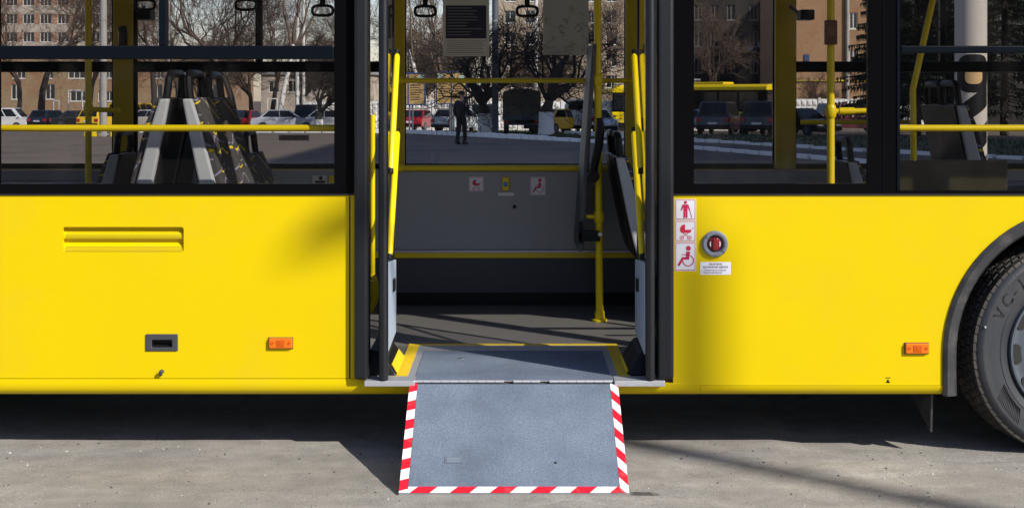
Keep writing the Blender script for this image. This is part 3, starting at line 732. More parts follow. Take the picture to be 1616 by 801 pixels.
# leaning board on the grab pole with folded armrest
s = MB(); s.hexa([(.395, 1.74, .78), (.432, 1.74, .78), (.432, 2.33, .78), (.395, 2.33, .78), (.484, 1.74, 2.03), (.510, 1.74, 2.03), (.510, 2.33, 2.03), (.484, 2.33, 2.03)])
lb = part(s, 'leaning_board', mat('dark_grey_board', (.085, .085, .09), .5, var=.1), bevel=.012)
s = MB(); s.tube([(.488, 1.69, 1.235), (.492, 1.69, 1.30), (.520, 1.69, 1.42), (.530, 1.69, 1.52), (.524, 1.69, 1.585)], [.024, .026, .027, .026, .018], 12); arm = part(s, 'folding_armrest', M['plastic'], lb, smooth=True)
s = MB(); s.disc((.487, 1.235), .036, 1.66, 1.73, 20); part(s, 'pivot', M['plastic'], lb, bevel=.004)
s = MB(); s.box(.40, .53, 1.70, 1.80, .845, .905); s.box(.40, .425, 1.70, 1.78, .83, .96); part(s, 'board_bracket', M['plastic'], lb, bevel=.006)
s = MB(); s.disc((.528, .888), .013, 1.685, 1.70, 12); part(s, 'bracket_bolt', M['steel'], lb)

# seats
def make_seat():
    sh = MB(); W = .215
    prof = [(-.02, .40), (-.045, .50), (-.075, .62), (-.105, .75), (-.135, .88), (-.165, 1.0)]
    th = [.075, .085, .080, .072, .065, .05]
    out = [(x - t/2, z) for (x, z), t in zip(prof, th)] + [(x + t/2, z) for (x, z), t in reversed(list(zip(prof, th)))]
    sh.prism(out, -W, W, 'y'); sh.prism([(-.02, .36), (.40, .385), (.415, .405), (.40, .42), (-.02, .405)], -W, W, 'y')
    seat = part(sh, 'seat', M['shell'], bevel=.012)
    cu = MB(); f = [(x + t/2 - .004, z) for (x, z), t in zip(prof, th)]; b = [(x + .042, z) for x, z in f]
    b[-1] = (f[-1][0] + .02, f[-1][1] + .012); b[0] = (b[0][0] - .01, b[0][1])
    cu.prism(f[:] + b[::-1], -W+.022, W-.022, 'y'); part(cu, 'back_cushion', M['fabric'], None, bevel=.012).parent = seat
    cp = MB(); cp.box(.02, .405, -W+.02, W-.02, .418, .46); part(cp, 'seat_cushion', M['fabric'], None, bevel=.015).parent = seat
    h = MB(); h.tube([(-.155, -.15, .955), (-.168, -.15, 1.05), (-.172, -.142, 1.105), (-.174, -.11, 1.13), (-.174, .11, 1.13), (-.172, .142, 1.105), (-.168, .15, 1.05), (-.155, .15, .955)], .021, 8); part(h, 'grab_handle', M['plastic'], None, smooth=True).parent = seat
    bk = MB(); f2 = [(x - t/2 + .002, z) for (x, z), t in zip(prof, th)]
    bk.prism(f2 + [(x - .014, z) for x, z in f2][::-1], -W+.03, W-.03, 'y'); part(bk, 'back_shell', M['plastic'], None, bevel=.004).parent = seat
    pd = MB(); pd.box(.08, .30, -.12, .12, 0, .362); part(pd, 'pedestal', M['plastic'], None).parent = seat
    for c in seat.children: c.matrix_parent_inverse = Matrix.Identity(4)
    return seat
seat0 = make_seat(); first = True
POD = .70
for x, y, z, rz in ((-1.485, .62, POD, 0), (-1.93, .62, POD, PI), (-1.485, 1.09, POD, 0), (-1.93, 1.09, POD, PI), (-1.49, 1.74, FZ, 0), (-1.49, 2.17, FZ, 0), (-2.62, 2.15, FZ, PI), (-2.93, .60, FZ-.08, PI),
                    (.80, 1.72, FZ, 0), (.80, 2.16, FZ, 0), (2.22, 1.95, FZ-.04, 0), (2.80, 1.72, .66, 0), (2.84, 2.17, .66, 0), (3.5, 1.72, .66, PI)):
    if first: o = seat0; first = False
    else:
        o = seat0.copy(); COL.objects.link(o)
        for ch in seat0.children: c = ch.copy(); COL.objects.link(c); c.parent = o
    o.location = (x, y, z); o.rotation_euler = (0, 0, rz)
s = MB(); s.box(-2.44, -1.0, .08, 1.33, FZ+.001, POD); part(s, 'seat_podium', M['dark_wall'], bevel=.01)
s = MB(); s.box(2.2, 3.9, .70, 2.38, FZ+.001, .66); part(s, 'seat_podium', M['dark_wall'], bevel=.01)
s = MB(); s.box(2.10, 2.79, 1.18, 1.21, .70, 1.355); part(s, 'partition', mat('yellow_brown_panel', (.030, .025, .005), .4), bevel=.01)

# door frame posts, threshold, leaves
for x0, x1 in ((-.751, -.683), (.690, .7695)):
    s = MB(); s.box(x0, x1, -.048, .075, .3655, 2.56); part(s, 'door_post', M['rubber'], bevel=.016, seg=3)
s = MB(); s.box(-.751, .7695, .031, .075, 2.505, 2.55); part(s, 'door_header', M['black'])
s = MB(); s.box(-.70, -.462, -.062, .06, .338, .3645); part(s, 'threshold_plate', M['alu'], bevel=.003)
s = MB(); s.box(.486, .725, -.062, .06, .338, .3645); part(s, 'threshold_plate', M['alu'], bevel=.003)
def door_leaf(side, xs0, xs1, xi):
    """side -1: left leaf; xs0..xs1 the outer seal; xi the inner face."""
    s = MB(); s.tube([((xs0+xs1)/2, -.045, .368), ((xs0+xs1)/2, -.045, 2.52)], .0225, 16); leaf = part(s, 'door_leaf', M['rubber'], smooth=True)
    s = MB(); s.box((xs0+xs1)/2 - .020, (xs0+xs1)/2 + .020, -.045, .0, .372, 2.515); part(s, 'seal_strip', M['dark_alu'], leaf, bevel=.004)
    a, b = (xi-.018, xi-.004) if side < 0 else (xi+.004, xi+.018)
    s = MB(); s.box(a, b, .001, .035, .40, 2.5); s.box(a, b, .50, .535, .40, 2.5); s.box(a, b, .035, .50, 2.44, 2.5); s.box(a, b, .035, .50, .40, .50); part(s, 'leaf_frame', M['plastic'], leaf)
    m_ = (a+b)/2; s = MB(); s.box(m_-.002, m_+.002, .035, .50, .502, 2.438); part(s, 'pane', M['pane_door'], leaf)
    p0, p1 = (xi-.004, xi+.006) if side < 0 else (xi-.006, xi+.004)
    s = MB(); s.hexa([(p0,.02,.475),(p1,.02,.475),(p1,.52,.50),(p0,.52,.50),(p0,.02,.915),(p1,.02,.915),(p1,.52,.872),(p0,.52,.872)]); part(s, 'lower_panel', M['door_panel'], leaf, bevel=.003)
    q = xi + .006 if side < 0 else xi - .006
    s = MB(); s.box(min(q, q-side*.012), max(q, q-side*.012), .30, .36, .735, .80); part(s, 'lock_cover', M['plastic'], leaf, bevel=.006)
    xr = xi - side*.0 + (-side)*.012
    for ya, za, yb, zb in ((.50, 1.93, .14, 1.355), (.52, 1.53, .06, .945)):
        h = MB(); d = Vector((0, yb-ya, zb-za)).normalized(); A, B = Vector((xr, ya, za)), Vector((xr, yb, zb))
        h.tube([A, A + d*.02, B - d*.02, B], [.010, .0155, .0155, .012], 12); o = part(h, 'door_handrail', M['yellow_in'], leaf, smooth=True)
        for P in (A, B):
            e = MB(); e.tube([P - d*.02 if P is A else P + d*.02, P, Vector((xi, P.y, P.z))], .014, 10); part(e, 'rail_foot', M['plastic'], o, smooth=True)
    return leaf
door_leaf(-1, -.634, -.588, -.603); door_leaf(1, .632, .682, .640)
for sg in (-1, 1):                                            # black mechanism covers in the doorway corners
    xo, xb, xt = sg*.70, sg*.555, sg*.625
    s = MB(); a = [(xo,.10,FZ+.001),(xb,.10,FZ+.001),(xb,.56,FZ+.001),(xo,.56,FZ+.001),(xo,.16,.475),(xt,.16,.455),(xt,.52,.475),(xo,.52,.475)]
    mc = part(MB().hexa(a), 'mechanism_cover', M['plastic'], bevel=.012)
    s = MB(); f = lambda t, y: (xb + (xt-xb)*t - sg*.006*1, y, FZ + .006 + .10*t)
    q_ = .5 if sg < 0 else .22; p = [f(.08, .115), f(.08, .545), f(q_, .535), f(q_, .135)]; s.add(p + [(x + sg*.004, y, z - .003) for x, y, z in p], [(0,1,2,3), (7,6,5,4), (0,4,5,1), (1,5,6,2), (2,6,7,3), (3,7,4,0)]); part(s, 'edge_tape', M['yellow_tape'], mc)
gr_ = rail([(-.697, .30, 1.62), (-.697, .30, .80)], .013, name='door_guard_rail')
s = MB(); s.tube([(-.697, .30, .82), (-.66, .24, .74), (-.70, .16, .66)], [.016, .022, .018], 10); s.box(-.715, -.67, .22, .27, .70, .80); part(s, 'guard_bracket', M['yellow_in'], gr_)
# plates let into the doorway floor
s = MB(); s.box(-.565, .575, -.028, .93, FZ+.0005, FZ+.0045); fr = part(s, 'ramp_well_frame', M['alu'])
s = MB(); s.box(-.466, .478, -.026, .745, FZ+.0046, FZ+.008); part(s, 'floor_ramp_plate', M['grit'], fr)
for x0, x1, y0, y1 in ((-.562, -.505, -.026, .93), (.515, .572, -.026, .93), (-.562, .572, .931, .968)):
    s = MB(); s.box(x0, x1, y0, y1, FZ+.0046 if y1 < .95 else FZ+.0005, FZ+.0066); part(s, 'edge_tape', M['yellow_tape'], fr)
s = MB(); s.box(-.70, -.5655, -.025, .11, FZ+.0005, FZ+.003); part(s, 'sill_plate', M['alu'], fr)
s = MB(); s.disc((0, 0), .018, -.002, .002, 16); o = part(s, 'drain_cap', M['steel'], fr); o.data.transform(Matrix.Translation((-.26, .52, FZ+.009)) @ Matrix.Rotation(R(90), 4, 'X'))

# the fold-out ramp
RT = Vector((0, -.047, .349)); RB = Vector((0, -.690, .012)); RD = (RB - RT); RL = RD.length; RD.normalize(); RN = Vector((0, RD.z, -RD.y))
def rpt(u, s, h): p = RT + RD*s + RN*h; return (u, p.y, p.z)
def rbox(mb, u0, u1, s0, s1, h0, h1, mi=0):
    return mb.hexa([rpt(u0,s1,h0), rpt(u1,s1,h0), rpt(u1,s0,h0), rpt(u0,s0,h0), rpt(u0,s1,h1), rpt(u1,s1,h1), rpt(u1,s0,h1), rpt(u0,s0,h1)], mi)
U0, U1, BW = -.486, .503, .039
ramp = part(rbox(MB(), U0, U1, 0, RL, -.018, -.002), 'wheelchair_ramp', M['alu']); ramp['label'] = 'grey blue fold-out ramp with red and white striped edge'
part(rbox(MB(), U0+BW, U1-BW, .004, RL-BW, -.002, .001), 'grit_sheet', M['grit'], ramp)
def striped(name, to_uv, length, width, period, slant, phase):
    mb = MB(); k = -3; base = MB()
    cl = lambda s: min(max(s, 0), length)
    while k*period/2 + phase - abs(slant) < length:
        a, b = k*period/2 + phase, (k+1)*period/2 + phase; mi = k % 2
        for j in range(4):                                     # sliced across so that the ends stay square
            w0, w1 = width*j/4, width*(j+1)/4
            q = [(cl(a + slant*w0/width), w0), (cl(b + slant*w0/width), w0), (cl(b + slant*w1/width), w1), (cl(a + slant*w1/width), w1)]
            if max(p[0] for p in q) - min(p[0] for p in q) > 1e-5: mb.add([rpt(*to_uv(s, w), .0016) for s, w in q], [(0, 1, 2, 3)], mi)
        k += 1
    mb_ = mb.build(name, [M['white_tape'], M['red_tape']], ramp); return mb_
striped('striped_edge', lambda s, w: (U0 + w, s), RL-.001, BW-.0015, .130, -.014, -.0645)
striped('striped_edge', lambda s, w: (U1 - BW + .0015 + w, s), RL-.001, BW-.0015, .130, .052, -.0200)
striped('striped_edge', lambda s, w: (U0 + BW + s, RL - BW + .0015 + w), U1-U0-2*BW, BW-.0015, .172, -.034, -.045)
s = MB(); s.box(-.468, .48, -.043, .06, .322, .3425); part(s, 'hinge_light_stop', M['under'], ramp)  # added box, closes the gap under the hinge to sunlight
hg = MB(); n = 22
for i in range(n):
    if i in (10, 14): continue
    x0 = -.466 + .944*i/n; hg.tube([(x0+.001, -.036, .357), (x0 + .944/n - .001, -.036, .357)], .0075, 8)
part(hg, 'hinge', M['alu'], ramp, smooth=True)
lt = rbox(MB(), -.298, -.222, .505, .545, .001, .0035); lt = part(lt, 'latch_plate', mat('worn_grey_paint', (.13, .155, .19), .5, var=.3, vscale=60), ramp)
for i in range(3): part(rbox(MB(), -.288, -.232, .512+.010*i, .517+.010*i, .0035, .005), 'latch_rib', M['grey_ring'], lt)
part(rbox(MB(), .186, .197, .535, .546, .001, .003), 'rivet', M['under'], ramp)

# marker lights, emergency valve, signs, notices, jacking mark
def marker(x, z):
    w, h = .056, .0245
    s = MB(); s.box(x-w-.003, x+w+.002, -.005, 0, z-h-.003, z+h+.002); o = part(s, 'marker_light', M['grey_plastic'])
    s = MB(); s.box(x-w, x+w, -.018, -.004, z-h, z+h); part(s, 'lens', M['orange_lens'], o, bevel=.005)
    s = MB(); s.box(x-.02, x+.02, -.0205, -.017, z-.016, z+.016); s.disc((x, z+.001), .009, -.0215, -.018, 12); part(s, 'reflector', M['orange_dark'], o, bevel=.0015)
    for e in (-1, 1):
        s = MB(); s.ring((x+e*.040, z), .0065, .003, -.0195, -.017, 12); s.disc((x+e*.040, z), .0035, -.019, -.017, 8); part(s, 'screw', M['orange_dark'], o)
marker(-1.1045, .535); marker(1.935, .510)
vx, vz = .970, 1.008
s = MB(); s.lathe([(.063, .0), (.0625, -.012), (.056, -.020), (.046, -.019), (.040, -.012), (.038, .010)], (vx, vz), 40); ev = part(s, 'emergency_valve', M['grey_ring'], smooth=True)
s = MB(); s.disc((vx, vz), .040, -.0035, .012, 32); part(s, 'recess', mat('dark_maroon_plastic', (.06, .012, .014), .3), ev)
s = MB(); s.disc((vx, vz), .030, -.010, -.004, 28); s.box(vx-.010, vx+.010, -.024, -.009, vz-.029, vz+.029); part(s, 'knob', M['red_knob'], ev, bevel=.003)
for e in (-1, 1):
    s = MB(); s.ring((vx, vz), .0235, .005, -.0125, -.0095, 8, PI/2 - .5 + (PI/2 if e > 0 else -PI/2), PI/2 + .5 + (PI/2 if e > 0 else -PI/2)); part(s, 'arrow_mark', M['white'], ev)
s = MB(); s.disc((vx-.043, vz+.034), .0055, -.0225, -.018, 10); s.disc((vx+.001, vz-.052), .003, -.0225, -.018, 8); part(s, 'screw', M['blue_grey'], ev)
s = MB(); s.stroke([(vx+.030, vz-.030), (vx+.043, vz-.044)], .002, -.0215, -.017); part(s, 'seal_wire', M['plastic'], ev)

def blob(mb, pts, y0=-.0024, y1=-.0010, mi=0): return mb.prism(pts, y0, y1, 'y', mi)
Y0, Y1 = -.0026, -.0012
def picto_walker():
    m_ = MB(); m_.disc((0, .034), .0075, Y0, Y1, 18)
    blob(m_, [(-.013, .024), (.013, .024), (.015, .020), (.023, -.004), (.019, -.006), (.0095, .014), (.0095, -.040), (.0012, -.040), (.0012, -.008), (-.0012, -.008), (-.0012, -.040), (-.0095, -.040), (-.0095, .014), (-.019, -.006), (-.023, -.004), (-.015, .020)], Y0, Y1)
    m_.stroke([(.0205, -.004), (.031, -.040)], .002, Y0, Y1); return m_
def picto_pram():
    m_ = MB(); a = [(-.002 + .024*math.cos(t), .006 + .026*math.sin(t)) for t in [PI/2 + PI/2*i/8 for i in range(9)]]
    blob(m_, [(-.002, .006)] + a, Y0, Y1)
    blob(m_, [(-.026, .006), (.028, .006), (.026, -.004), (.020, -.0085), (-.016, -.0085), (-.023, -.004)], Y0, Y1)
    m_.stroke([(.028, .006), (.041, .016)], .0015, Y0, Y1)
    m_.stroke([(-.012, -.009), (.014, -.026)], .0022, Y0, Y1); m_.stroke([(.014, -.009), (-.012, -.026)], .0022, Y0, Y1)
    for x in (-.017, .019): m_.ring((x, -.032), .0085, .0022, Y0, Y1, 18); m_.disc((x, -.032), .003, Y0, Y1, 10)
    return m_
def picto_chair():
    m_ = MB(); m_.disc((.014, .040), .0115, Y0, Y1, 20)
    blob(m_, [(.004, .024), (.021, .024), (.022, .020), (.017, -.014), (-.010, -.014), (-.029, -.046), (-.038, -.041), (-.017, -.003), (.002, -.002), (.003, .004), (.003, .010)], Y0, Y1)
    m_.stroke([(-.018, .010), (.006, .009)], .0032, Y0, Y1)
    m_.ring((.013, -.019), .0255, .004, Y0, Y1, 26, R(-178), R(66)); return m_
def sign(x0, x1, z0, z1, pic, sc=1.0, yo=0.0, col='red', border=True):
    cx, cz = (x0+x1)/2, (z0+z1)/2
    s = MB(); s.box(x0, x1, -.0010+yo, 0+yo, z0, z1); o = part(s, 'pictogram_sign', M['white'])
    if border:
        s = MB(); i = .0035; t = .0022; holed_plate(s, x0+i, x1-i, z0+i, z1-i, Y0+.0006+yo, Y1+.0002+yo-.0003, [(x0+i+t, x1-i-t, z0+i+t, z1-i-t)]); part(s, 'border', M[col], o)
    p = pic(); p.v = [(cx + x*sc, y+yo, cz + z*sc) for x, y, z in p.v]; part(p, 'pictogram', M[col], o)
    return o
PS = mat('crimson_print', (.52, .012, .075), .5); M['crim'] = PS
sign(.779, .880, 1.1215, 1.2215, picto_walker, 1.0, col='crim'); sign(.779, .880, 1.018, 1.1195, picto_pram, 1.0, col='red'); sign(.779, .880, .878, 1.0155, picto_chair, 1.0, col='crim')
sign(AX(740,9.1), AX(763,9.1), AZ(302,9.1), AZ(279,9.1), picto_pram, .95, 2.4035); sign(AX(837,9.1), AX(861,9.1), AZ(308,9.1), AZ(279,9.1), picto_chair, .95, 2.4035, col='red')
s = MB(); s.box(.900, 1.046, -.0012, 0, .860, .921); np_ = part(s, 'notice_plate', M['white'])
LT = mat('faded_purple_print', (.22, .13, .22), .6)
text('АВАРІЙНЕ', .0125, LT, np_, (.973, -.0016, .910)); text('ВІДЧИНЕННЯ ДВЕРЕЙ', .0125, LT, np_, (.973, -.0016, .896), stretch=.86)
text('1. Повернути ручку за стрілкою', .0080, LT, np_, (.910, -.0016, .8815), align='LEFT', stretch=.93); text('2. Відкрити двері вручну', .0080, LT, np_, (.910, -.0016, .8705), align='LEFT')
s = MB(); s.prism([(1.787, .344), (1.808, .344), (1.7975, .362)], -.001, 0, 'y'); s.box(1.786, 1.809, -.001, 0, .366, .3695); part(s, 'jacking_mark', M['plastic'])

# stop button, plates and notices inside
bx, bz = AX(798, 9.1), AZ(290, 9.1)
s = MB(); s.box(bx-.025, bx+.025, 2.38, 2.404, bz-.045, bz+.045); sb = part(s, 'stop_button', M['yellow_in'], bevel=.008)
s = MB(); s.box(bx-.013, bx+.013, 2.374, 2.381, bz-.016, bz+.012); part(s, 'button', M['frosted'], sb, bevel=.004)
s = MB(); s.box(AX(786,9.1), AX(811,9.1), 2.402, 2.4045, AZ(309,9.1), AZ(304,9.1)); pl = part(s, 'caption_plate', M['alu'])
s = MB(); s.disc((AX(812,9.1), AZ(326,9.1)), .012, 2.395, 2.405, 14); part(s, 'vent_plug', M['plastic'])
s = MB(); s.box(AX(493,9.1), AX(517,9.1), 2.402, 2.4045, AZ(291,9.1), AZ(277,9.1)); pl = part(s, 'caption_plate', M['paper'])
s = MB(); s.disc((AX(506,9.1), AZ(281,9.1)), .013, 2.400, 2.402, 12); s.box(AX(497,9.1), AX(513,9.1), 2.400, 2.402, AZ(289,9.1), AZ(285,9.1)); part(s, 'print', M['plastic'], pl)
s = MB(); s.box(AX(519,9.1), AX(527,9.1), 2.38, 2.405, AZ(289,9.1), AZ(277,9.1)); part(s, 'stop_button', M['yellow_in'], bevel=.006)
def poster(px0, px1, py1, d=9.15):
    s = MB(); y = d-6.7; s.box(AX(px0,d), AX(px1,d), y-.001, y, AZ(py1,d), 2.47); return part(s, 'poster', M['paper']), y-.001
po, yy = poster(699, 772, 89)
s = MB(); s.box(AX(703.5,9.15), AX(767.5,9.15), yy-.001, yy-.0002, AZ(61,9.15), AZ(9,9.15)); part(s, 'navy_table', M['navy'], po)
ll = MB(); r2 = random.Random(3)
for i in range(10):
    z = AZ(13 + i*4.7, 9.15); ll.box(AX(706,9.15), AX(706 + r2.uniform(30, 60),9.15), yy-.0016, yy-.001, z-.002, z+.002)
part(ll, 'pale_lines', mat('pale_print', (.3, .3, .36), .6), po)
ll = MB()
for i in range(7):
    z = AZ(65 + i*3.1, 9.15); ll.box(AX(705,9.15), AX(705 + r2.uniform(50, 62),9.15), yy-.001, yy-.0003, z-.0018, z+.0018)
part(ll, 'dark_lines', mat('grey_print', (.25, .24, .24), .6), po)
pm, ym = poster(857, 929, 87)
pm.data.materials[0] = mat('faded_map_print', (.46, .46, .44), .7, var=.12, vscale=5, dirt=(.27, .34, .20), dscale=7, dlo=.56, dhi=.66)
ll = MB()
for i in range(16):
    a, b = r2.uniform(860, 924), r2.uniform(4, 80); pts = [(AX(a,9.15), AZ(b,9.15))]
    for k in range(3): a += r2.uniform(-8, 8); b += r2.uniform(-8, 8); pts.append((AX(min(max(a,859),927),9.15), AZ(min(max(b,0),85),9.15)))
    ll.stroke(pts, .004, ym-.0012, ym-.0003)
stuff(part(ll, 'route_lines', mat('grey_green_print', (.16, .17, .14), .6), pm))
cp = MB(); cp.box(AX(440,9.18), AX(488,9.18), 2.478, 2.482, AZ(222,9.18), AZ(213,9.18)); cp = part(cp, 'caption_plate', mat('pinkish_plate', (.36, .26, .24), .6))
text('МІСЦЕ КОНДУКТОРА', .030, M['navy'], cp, (AX(464,9.18), 2.4775, AZ(217.5,9.18)), stretch=.52)
text('2334', .125, mat('dim_green_number', (.045, .05, .035), .5), bus, (AX(1452,9.18), 2.478, AZ(40,9.18)), mirror=True, name='fleet_number', stretch=1.15)
# ------------------------------------------------------------------ the yard beyond the bus: grass, kerbs
def strip_surface(name, poly, lift, m):
    """A sheet over the polygon (x, distance) that follows the fall of the yard."""
    ds = sorted({p[1] for p in poly} | {d for d in range(20, 110, 4) if min(p[1] for p in poly) < d < max(p[1] for p in poly)} | {52})
    ds = [d for d in ds if min(p[1] for p in poly) <= d <= max(p[1] for p in poly)]
    rows = []
    for d in ds:
        e = .001 if d == ds[0] else -.001 if d == ds[-1] else 0
        xs = []
        for (xa, da), (xb, db) in zip(poly, poly[1:] + poly[:1]):
            if (da - d - e) * (db - d - e) < 0 : xs.append(xa + (xb-xa)*(d+e-da)/(db-da))
        if len(xs) >= 2: rows.append((d, min(xs), max(xs)))
    mb = MB(); k = 10
    for d, a, b in rows: mb.v += [(a + (b-a)*i/k, d-6.7, GZ(d)+lift + rnd.uniform(-.01, .015)*(0 < i < k)) for i in range(k+1)]
    for j in range(len(rows)-1):
        for i in range(k): mb.f.append((j*(k+1)+i, j*(k+1)+i+1, (j+1)*(k+1)+i+1, (j+1)*(k+1)+i)); mb.m.append(0)
    return struct(mb.build(name, m, smooth=True))
GA = [(-13.2, 85.5), (-6.3, 84.2), (4.1, 51.6), (3.8, 60), (3.2, 75), (2, 90), (-13, 90)]
GB = [(3.7, 74.5), (7.4, 55.5), (11.3, 44.4), (16.2, 35.2), (26, 45), (16, 66), (9, 75)]
strip_surface('grass_verge', GA, .05, M['grass']); strip_surface('grass_verge', GB, .05, M['grass'])
tf = MB()
for poly in (GA, GB):
    x0, x1 = min(p[0] for p in poly), max(p[0] for p in poly); d0, d1 = min(p[1] for p in poly), max(p[1] for p in poly); n = 0
    while n < 2600:
        x, d = rnd.uniform(x0, x1), rnd.uniform(d0, d1)
        ins = False
        for (xa, da), (xb, db) in zip(poly, poly[1:] + poly[:1]):
            if (da > d) != (db > d) and x < xa + (xb-xa)*(d-da)/(db-da): ins = not ins
        if not ins: continue
        n += 1; h = rnd.uniform(.05, .16); w = rnd.uniform(.02, .06); z = GZ(d)+.04; a = rnd.uniform(0, PI); c, s_ = math.cos(a)*w, math.sin(a)*w
        tf.add([(x-c, d-6.7-s_, z), (x+c, d-6.7+s_, z), (x+rnd.uniform(-.05, .05), d-6.7+rnd.uniform(-.05, .05), z+h)], [(0, 1, 2)])
stuff(tf.build('grass_tufts', M['grass'], fix=False))
def kerb_line(path):
    base = MB(); pts = [Vector((x, d-6.7, GZ(d))) for x, d in path]
    for a, b in zip(pts, pts[1:]):
        t = (b-a).normalized(); n = Vector((-t.y, t.x, 0)).normalized()*.06; dz = Vector((0, 0, .04))
        base.hexa([a-n, b-n, b+n, a+n, a-n+dz, b-n+dz, b+n+dz, a+n+dz])
    k = struct(base.build('kerb', M['concrete']))
    me = None
    for a, b in zip(pts, pts[1:]):
        L = (b-a).length; n = max(1, round(L/1.03)); t = (b-a)/n
        for i in range(n):
            if me is None: me = MB().box(-.49, .49, -.10, .10, -.02, .215).mesh('kerb_stone', M['kerb'])
            p = a + t*(i+.5)
            o = link('kerb_stone', me, None, bevel=.025); o.parent = k
            o.location = (p.x + rnd.uniform(-.03, .03), p.y + rnd.uniform(-.03, .03), p.z + rnd.uniform(-.025, .01)); q = math.atan2(t.y, t.x)
            o.rotation_euler = (rnd.uniform(-.04, .04), -math.asin(t.z/t.length) + rnd.uniform(-.012, .012), q + rnd.uniform(-.02, .02)); dk = p.y + 6.7; o.scale = (t.length/1.03*rnd.uniform(.86, .97), 1, rnd.uniform(.93, 1.05) * (.55 + .5*max(0, min(1, (dk-50)/12))))
kerb_line([(-24, 86.2), (-13.5, 85), (-6.5, 83.7), (3.97, 51), (6.05, 46.6), (8.9, 37), (11, 31.5)])
kerb_line([(2.9, 75.5), (7.2, 55), (11.1, 43.9), (16, 34.6)])

# ------------------------------------------------------------------ buildings
def frame_mesh(w, h, mul=1, t=.09, cache={}):
    k = (round(w, 2), round(h, 2), mul)
    if k not in cache:
        f = MB(); holes = []; n = mul+1; ww = (w - t*(n+1))/n
        holes = [(-w/2 + t + i*(ww+t), -w/2 + t + i*(ww+t) + ww, -h/2+t, h/2-t) for i in range(n)]
        holed_plate(f, -w/2, w/2, -h/2, h/2, 0, .08, holes)
        sill = f.box(-w/2-.08, w/2+.08, -.16, 0, -h/2-.07, -h/2+.001)
        cache[k] = (f.mesh('window', M['win_frame']), MB().box(-w/2+.01, w/2-.01, .05, .07, -h/2+.01, h/2-.01).mesh('pane', M['win_dark']))
    return cache[k]
def building(name, label, x0, x1, y, depth, zb, zt, wall, wins, cat='building', extra=None):
    b = thing(name, label, cat, ((x0+x1)/2, y+depth/2, zb), world_children=True)
    holes = [(cx-w/2, cx+w/2, cz-h/2, cz+h/2) for cx, cz, w, h, mul in wins]
    f = MB(); holed_plate(f, x0, x1, zb, zt, y, y+.35, holes); f.build('wall', wall, b)
    s = MB(); s.box(x0, x1, y+.351, y+depth, zb, zt); s.build('building_core', wall, b)
    s = MB(); s.box(x0-.3, x1+.3, y-.25, y+depth+.2, zt+.001, zt+.4); s.build('roof', M['concrete'], b)
    for cx, cz, w, h, mul in wins:
        fm, pm_ = frame_mesh(w, h, mul); o = link('window', fm, b); o.location = (cx, y+.12, cz)
        p = link('pane', pm_, None); p.parent = o
    return b
def W(px, p0, p1, wpx, d, mul=1): return (AX(px, d), AZ((p0+p1)/2, d), wpx*d/2211, (p1-p0)*d/2211, mul)
d = 175
building('brick_house', 'low brown brick building with white framed windows at the far left of the yard', AX(-60, d), AX(372, d), d-6.7, 12, -.8, AZ(78, d), M['brown_brick'],
         [W(px, 133, 157, w, d) for px, w in ((-10, 15), (25, 15), (79, 15), (208, 15), (248, 17), (296, 15), (335, 24))] + [W(px, 144, 160, 27, d, 2) for px in (124, 168)] + [W(px, 103, 124, w, d, 2) for px, w in ((30, 20), (76, 15), (121, 27), (168, 24), (208, 15), (250, 18), (300, 18), (340, 18))])
d = 215
bt_ = building('apartment_block', 'tall cream apartment block with salmon piers behind the brown brick building', AX(-70, d), AX(181, d), d-6.7, 14, -.8, 26, M['cream'],
         [W(px, p, p+15.5, 18, d, 2) for px in (-36, -9, 18, 45, 72, 99.5, 127, 154, 175) for p in (51, 22.5, -6, -34.5)][:36])
for p in (51, 22.5, -6, -34.5):
    for px in (-22.5, 4.5, 31.5, 58.5, 86, 113, 140.5, 165):
        s = MB(); s.box(AX(px-4.3, d), AX(px+4.3, d), d-6.7-.04, d-6.7+.1, AZ(p+15.5, d), AZ(p, d)); s.build('pier', M['salmon'], bt_)
d = 186
building('apartment_house', 'beige brick apartment house with rows of windows behind the doorway trees', AX(786, d), AX(1030, d), d-6.7, 14, -.8, 22, M['beige_brick'],
         [W(px, p, p+20, 17, d) for px in (805, 837, 869, 901, 933, 965, 997) for p in (17, 51, 85, 119, -17)])
d = 150
bd = building('apartment_tower', 'apartment building in shade-darkened brick with satellite dishes behind the parked trolleybus', AX(1040, d), AX(1243, d), d-6.7, 14, -.8, 20, M['dark_brick'],
         [W(px, p, p+24, 13, d) for px in (1070, 1102, 1128, 1154, 1190, 1222) for p in (8, 50, 92, -34)])
dkf = mat('shade_darkened_window_frame', (.16, .15, .145), .7)  # frame colour darkened to match the shade painted on these facades
for o in bd.children:
    if o.name.startswith('window'): o.material_slots[0].link = 'OBJECT'; o.material_slots[0].material = dkf
for px, py, r in ((1182, 75, 5.5), (1200, 70, 6), (1210, 66, 6.5)):
    x, z, rr = AX(px, d), AZ(py, d), r*d/2211
    pass
    s = MB(); k = 16; s.lathe([(.001, -.35), (rr*.5, -.38), (rr*.85, -.46), (rr, -.54), (rr, -.52), (rr*.5, -.34), (.001, -.31)], (x, z), k); o = s.build('satellite_dish', mat('grey_dish_paint', (.30, .31, .33), .5) if 'dish' not in M else M['dish'], bd, smooth=True); M['dish'] = o.data.materials[0]
    for i, v in enumerate(o.data.vertices): v.co.y += d - 6.7
    s = MB(); s.tube([(x, d-6.7+.02, z-rr*.2), (x, d-6.7-.34, z)], .04, 6); s.build('dish_arm', M['concrete'], bd)
d = 124
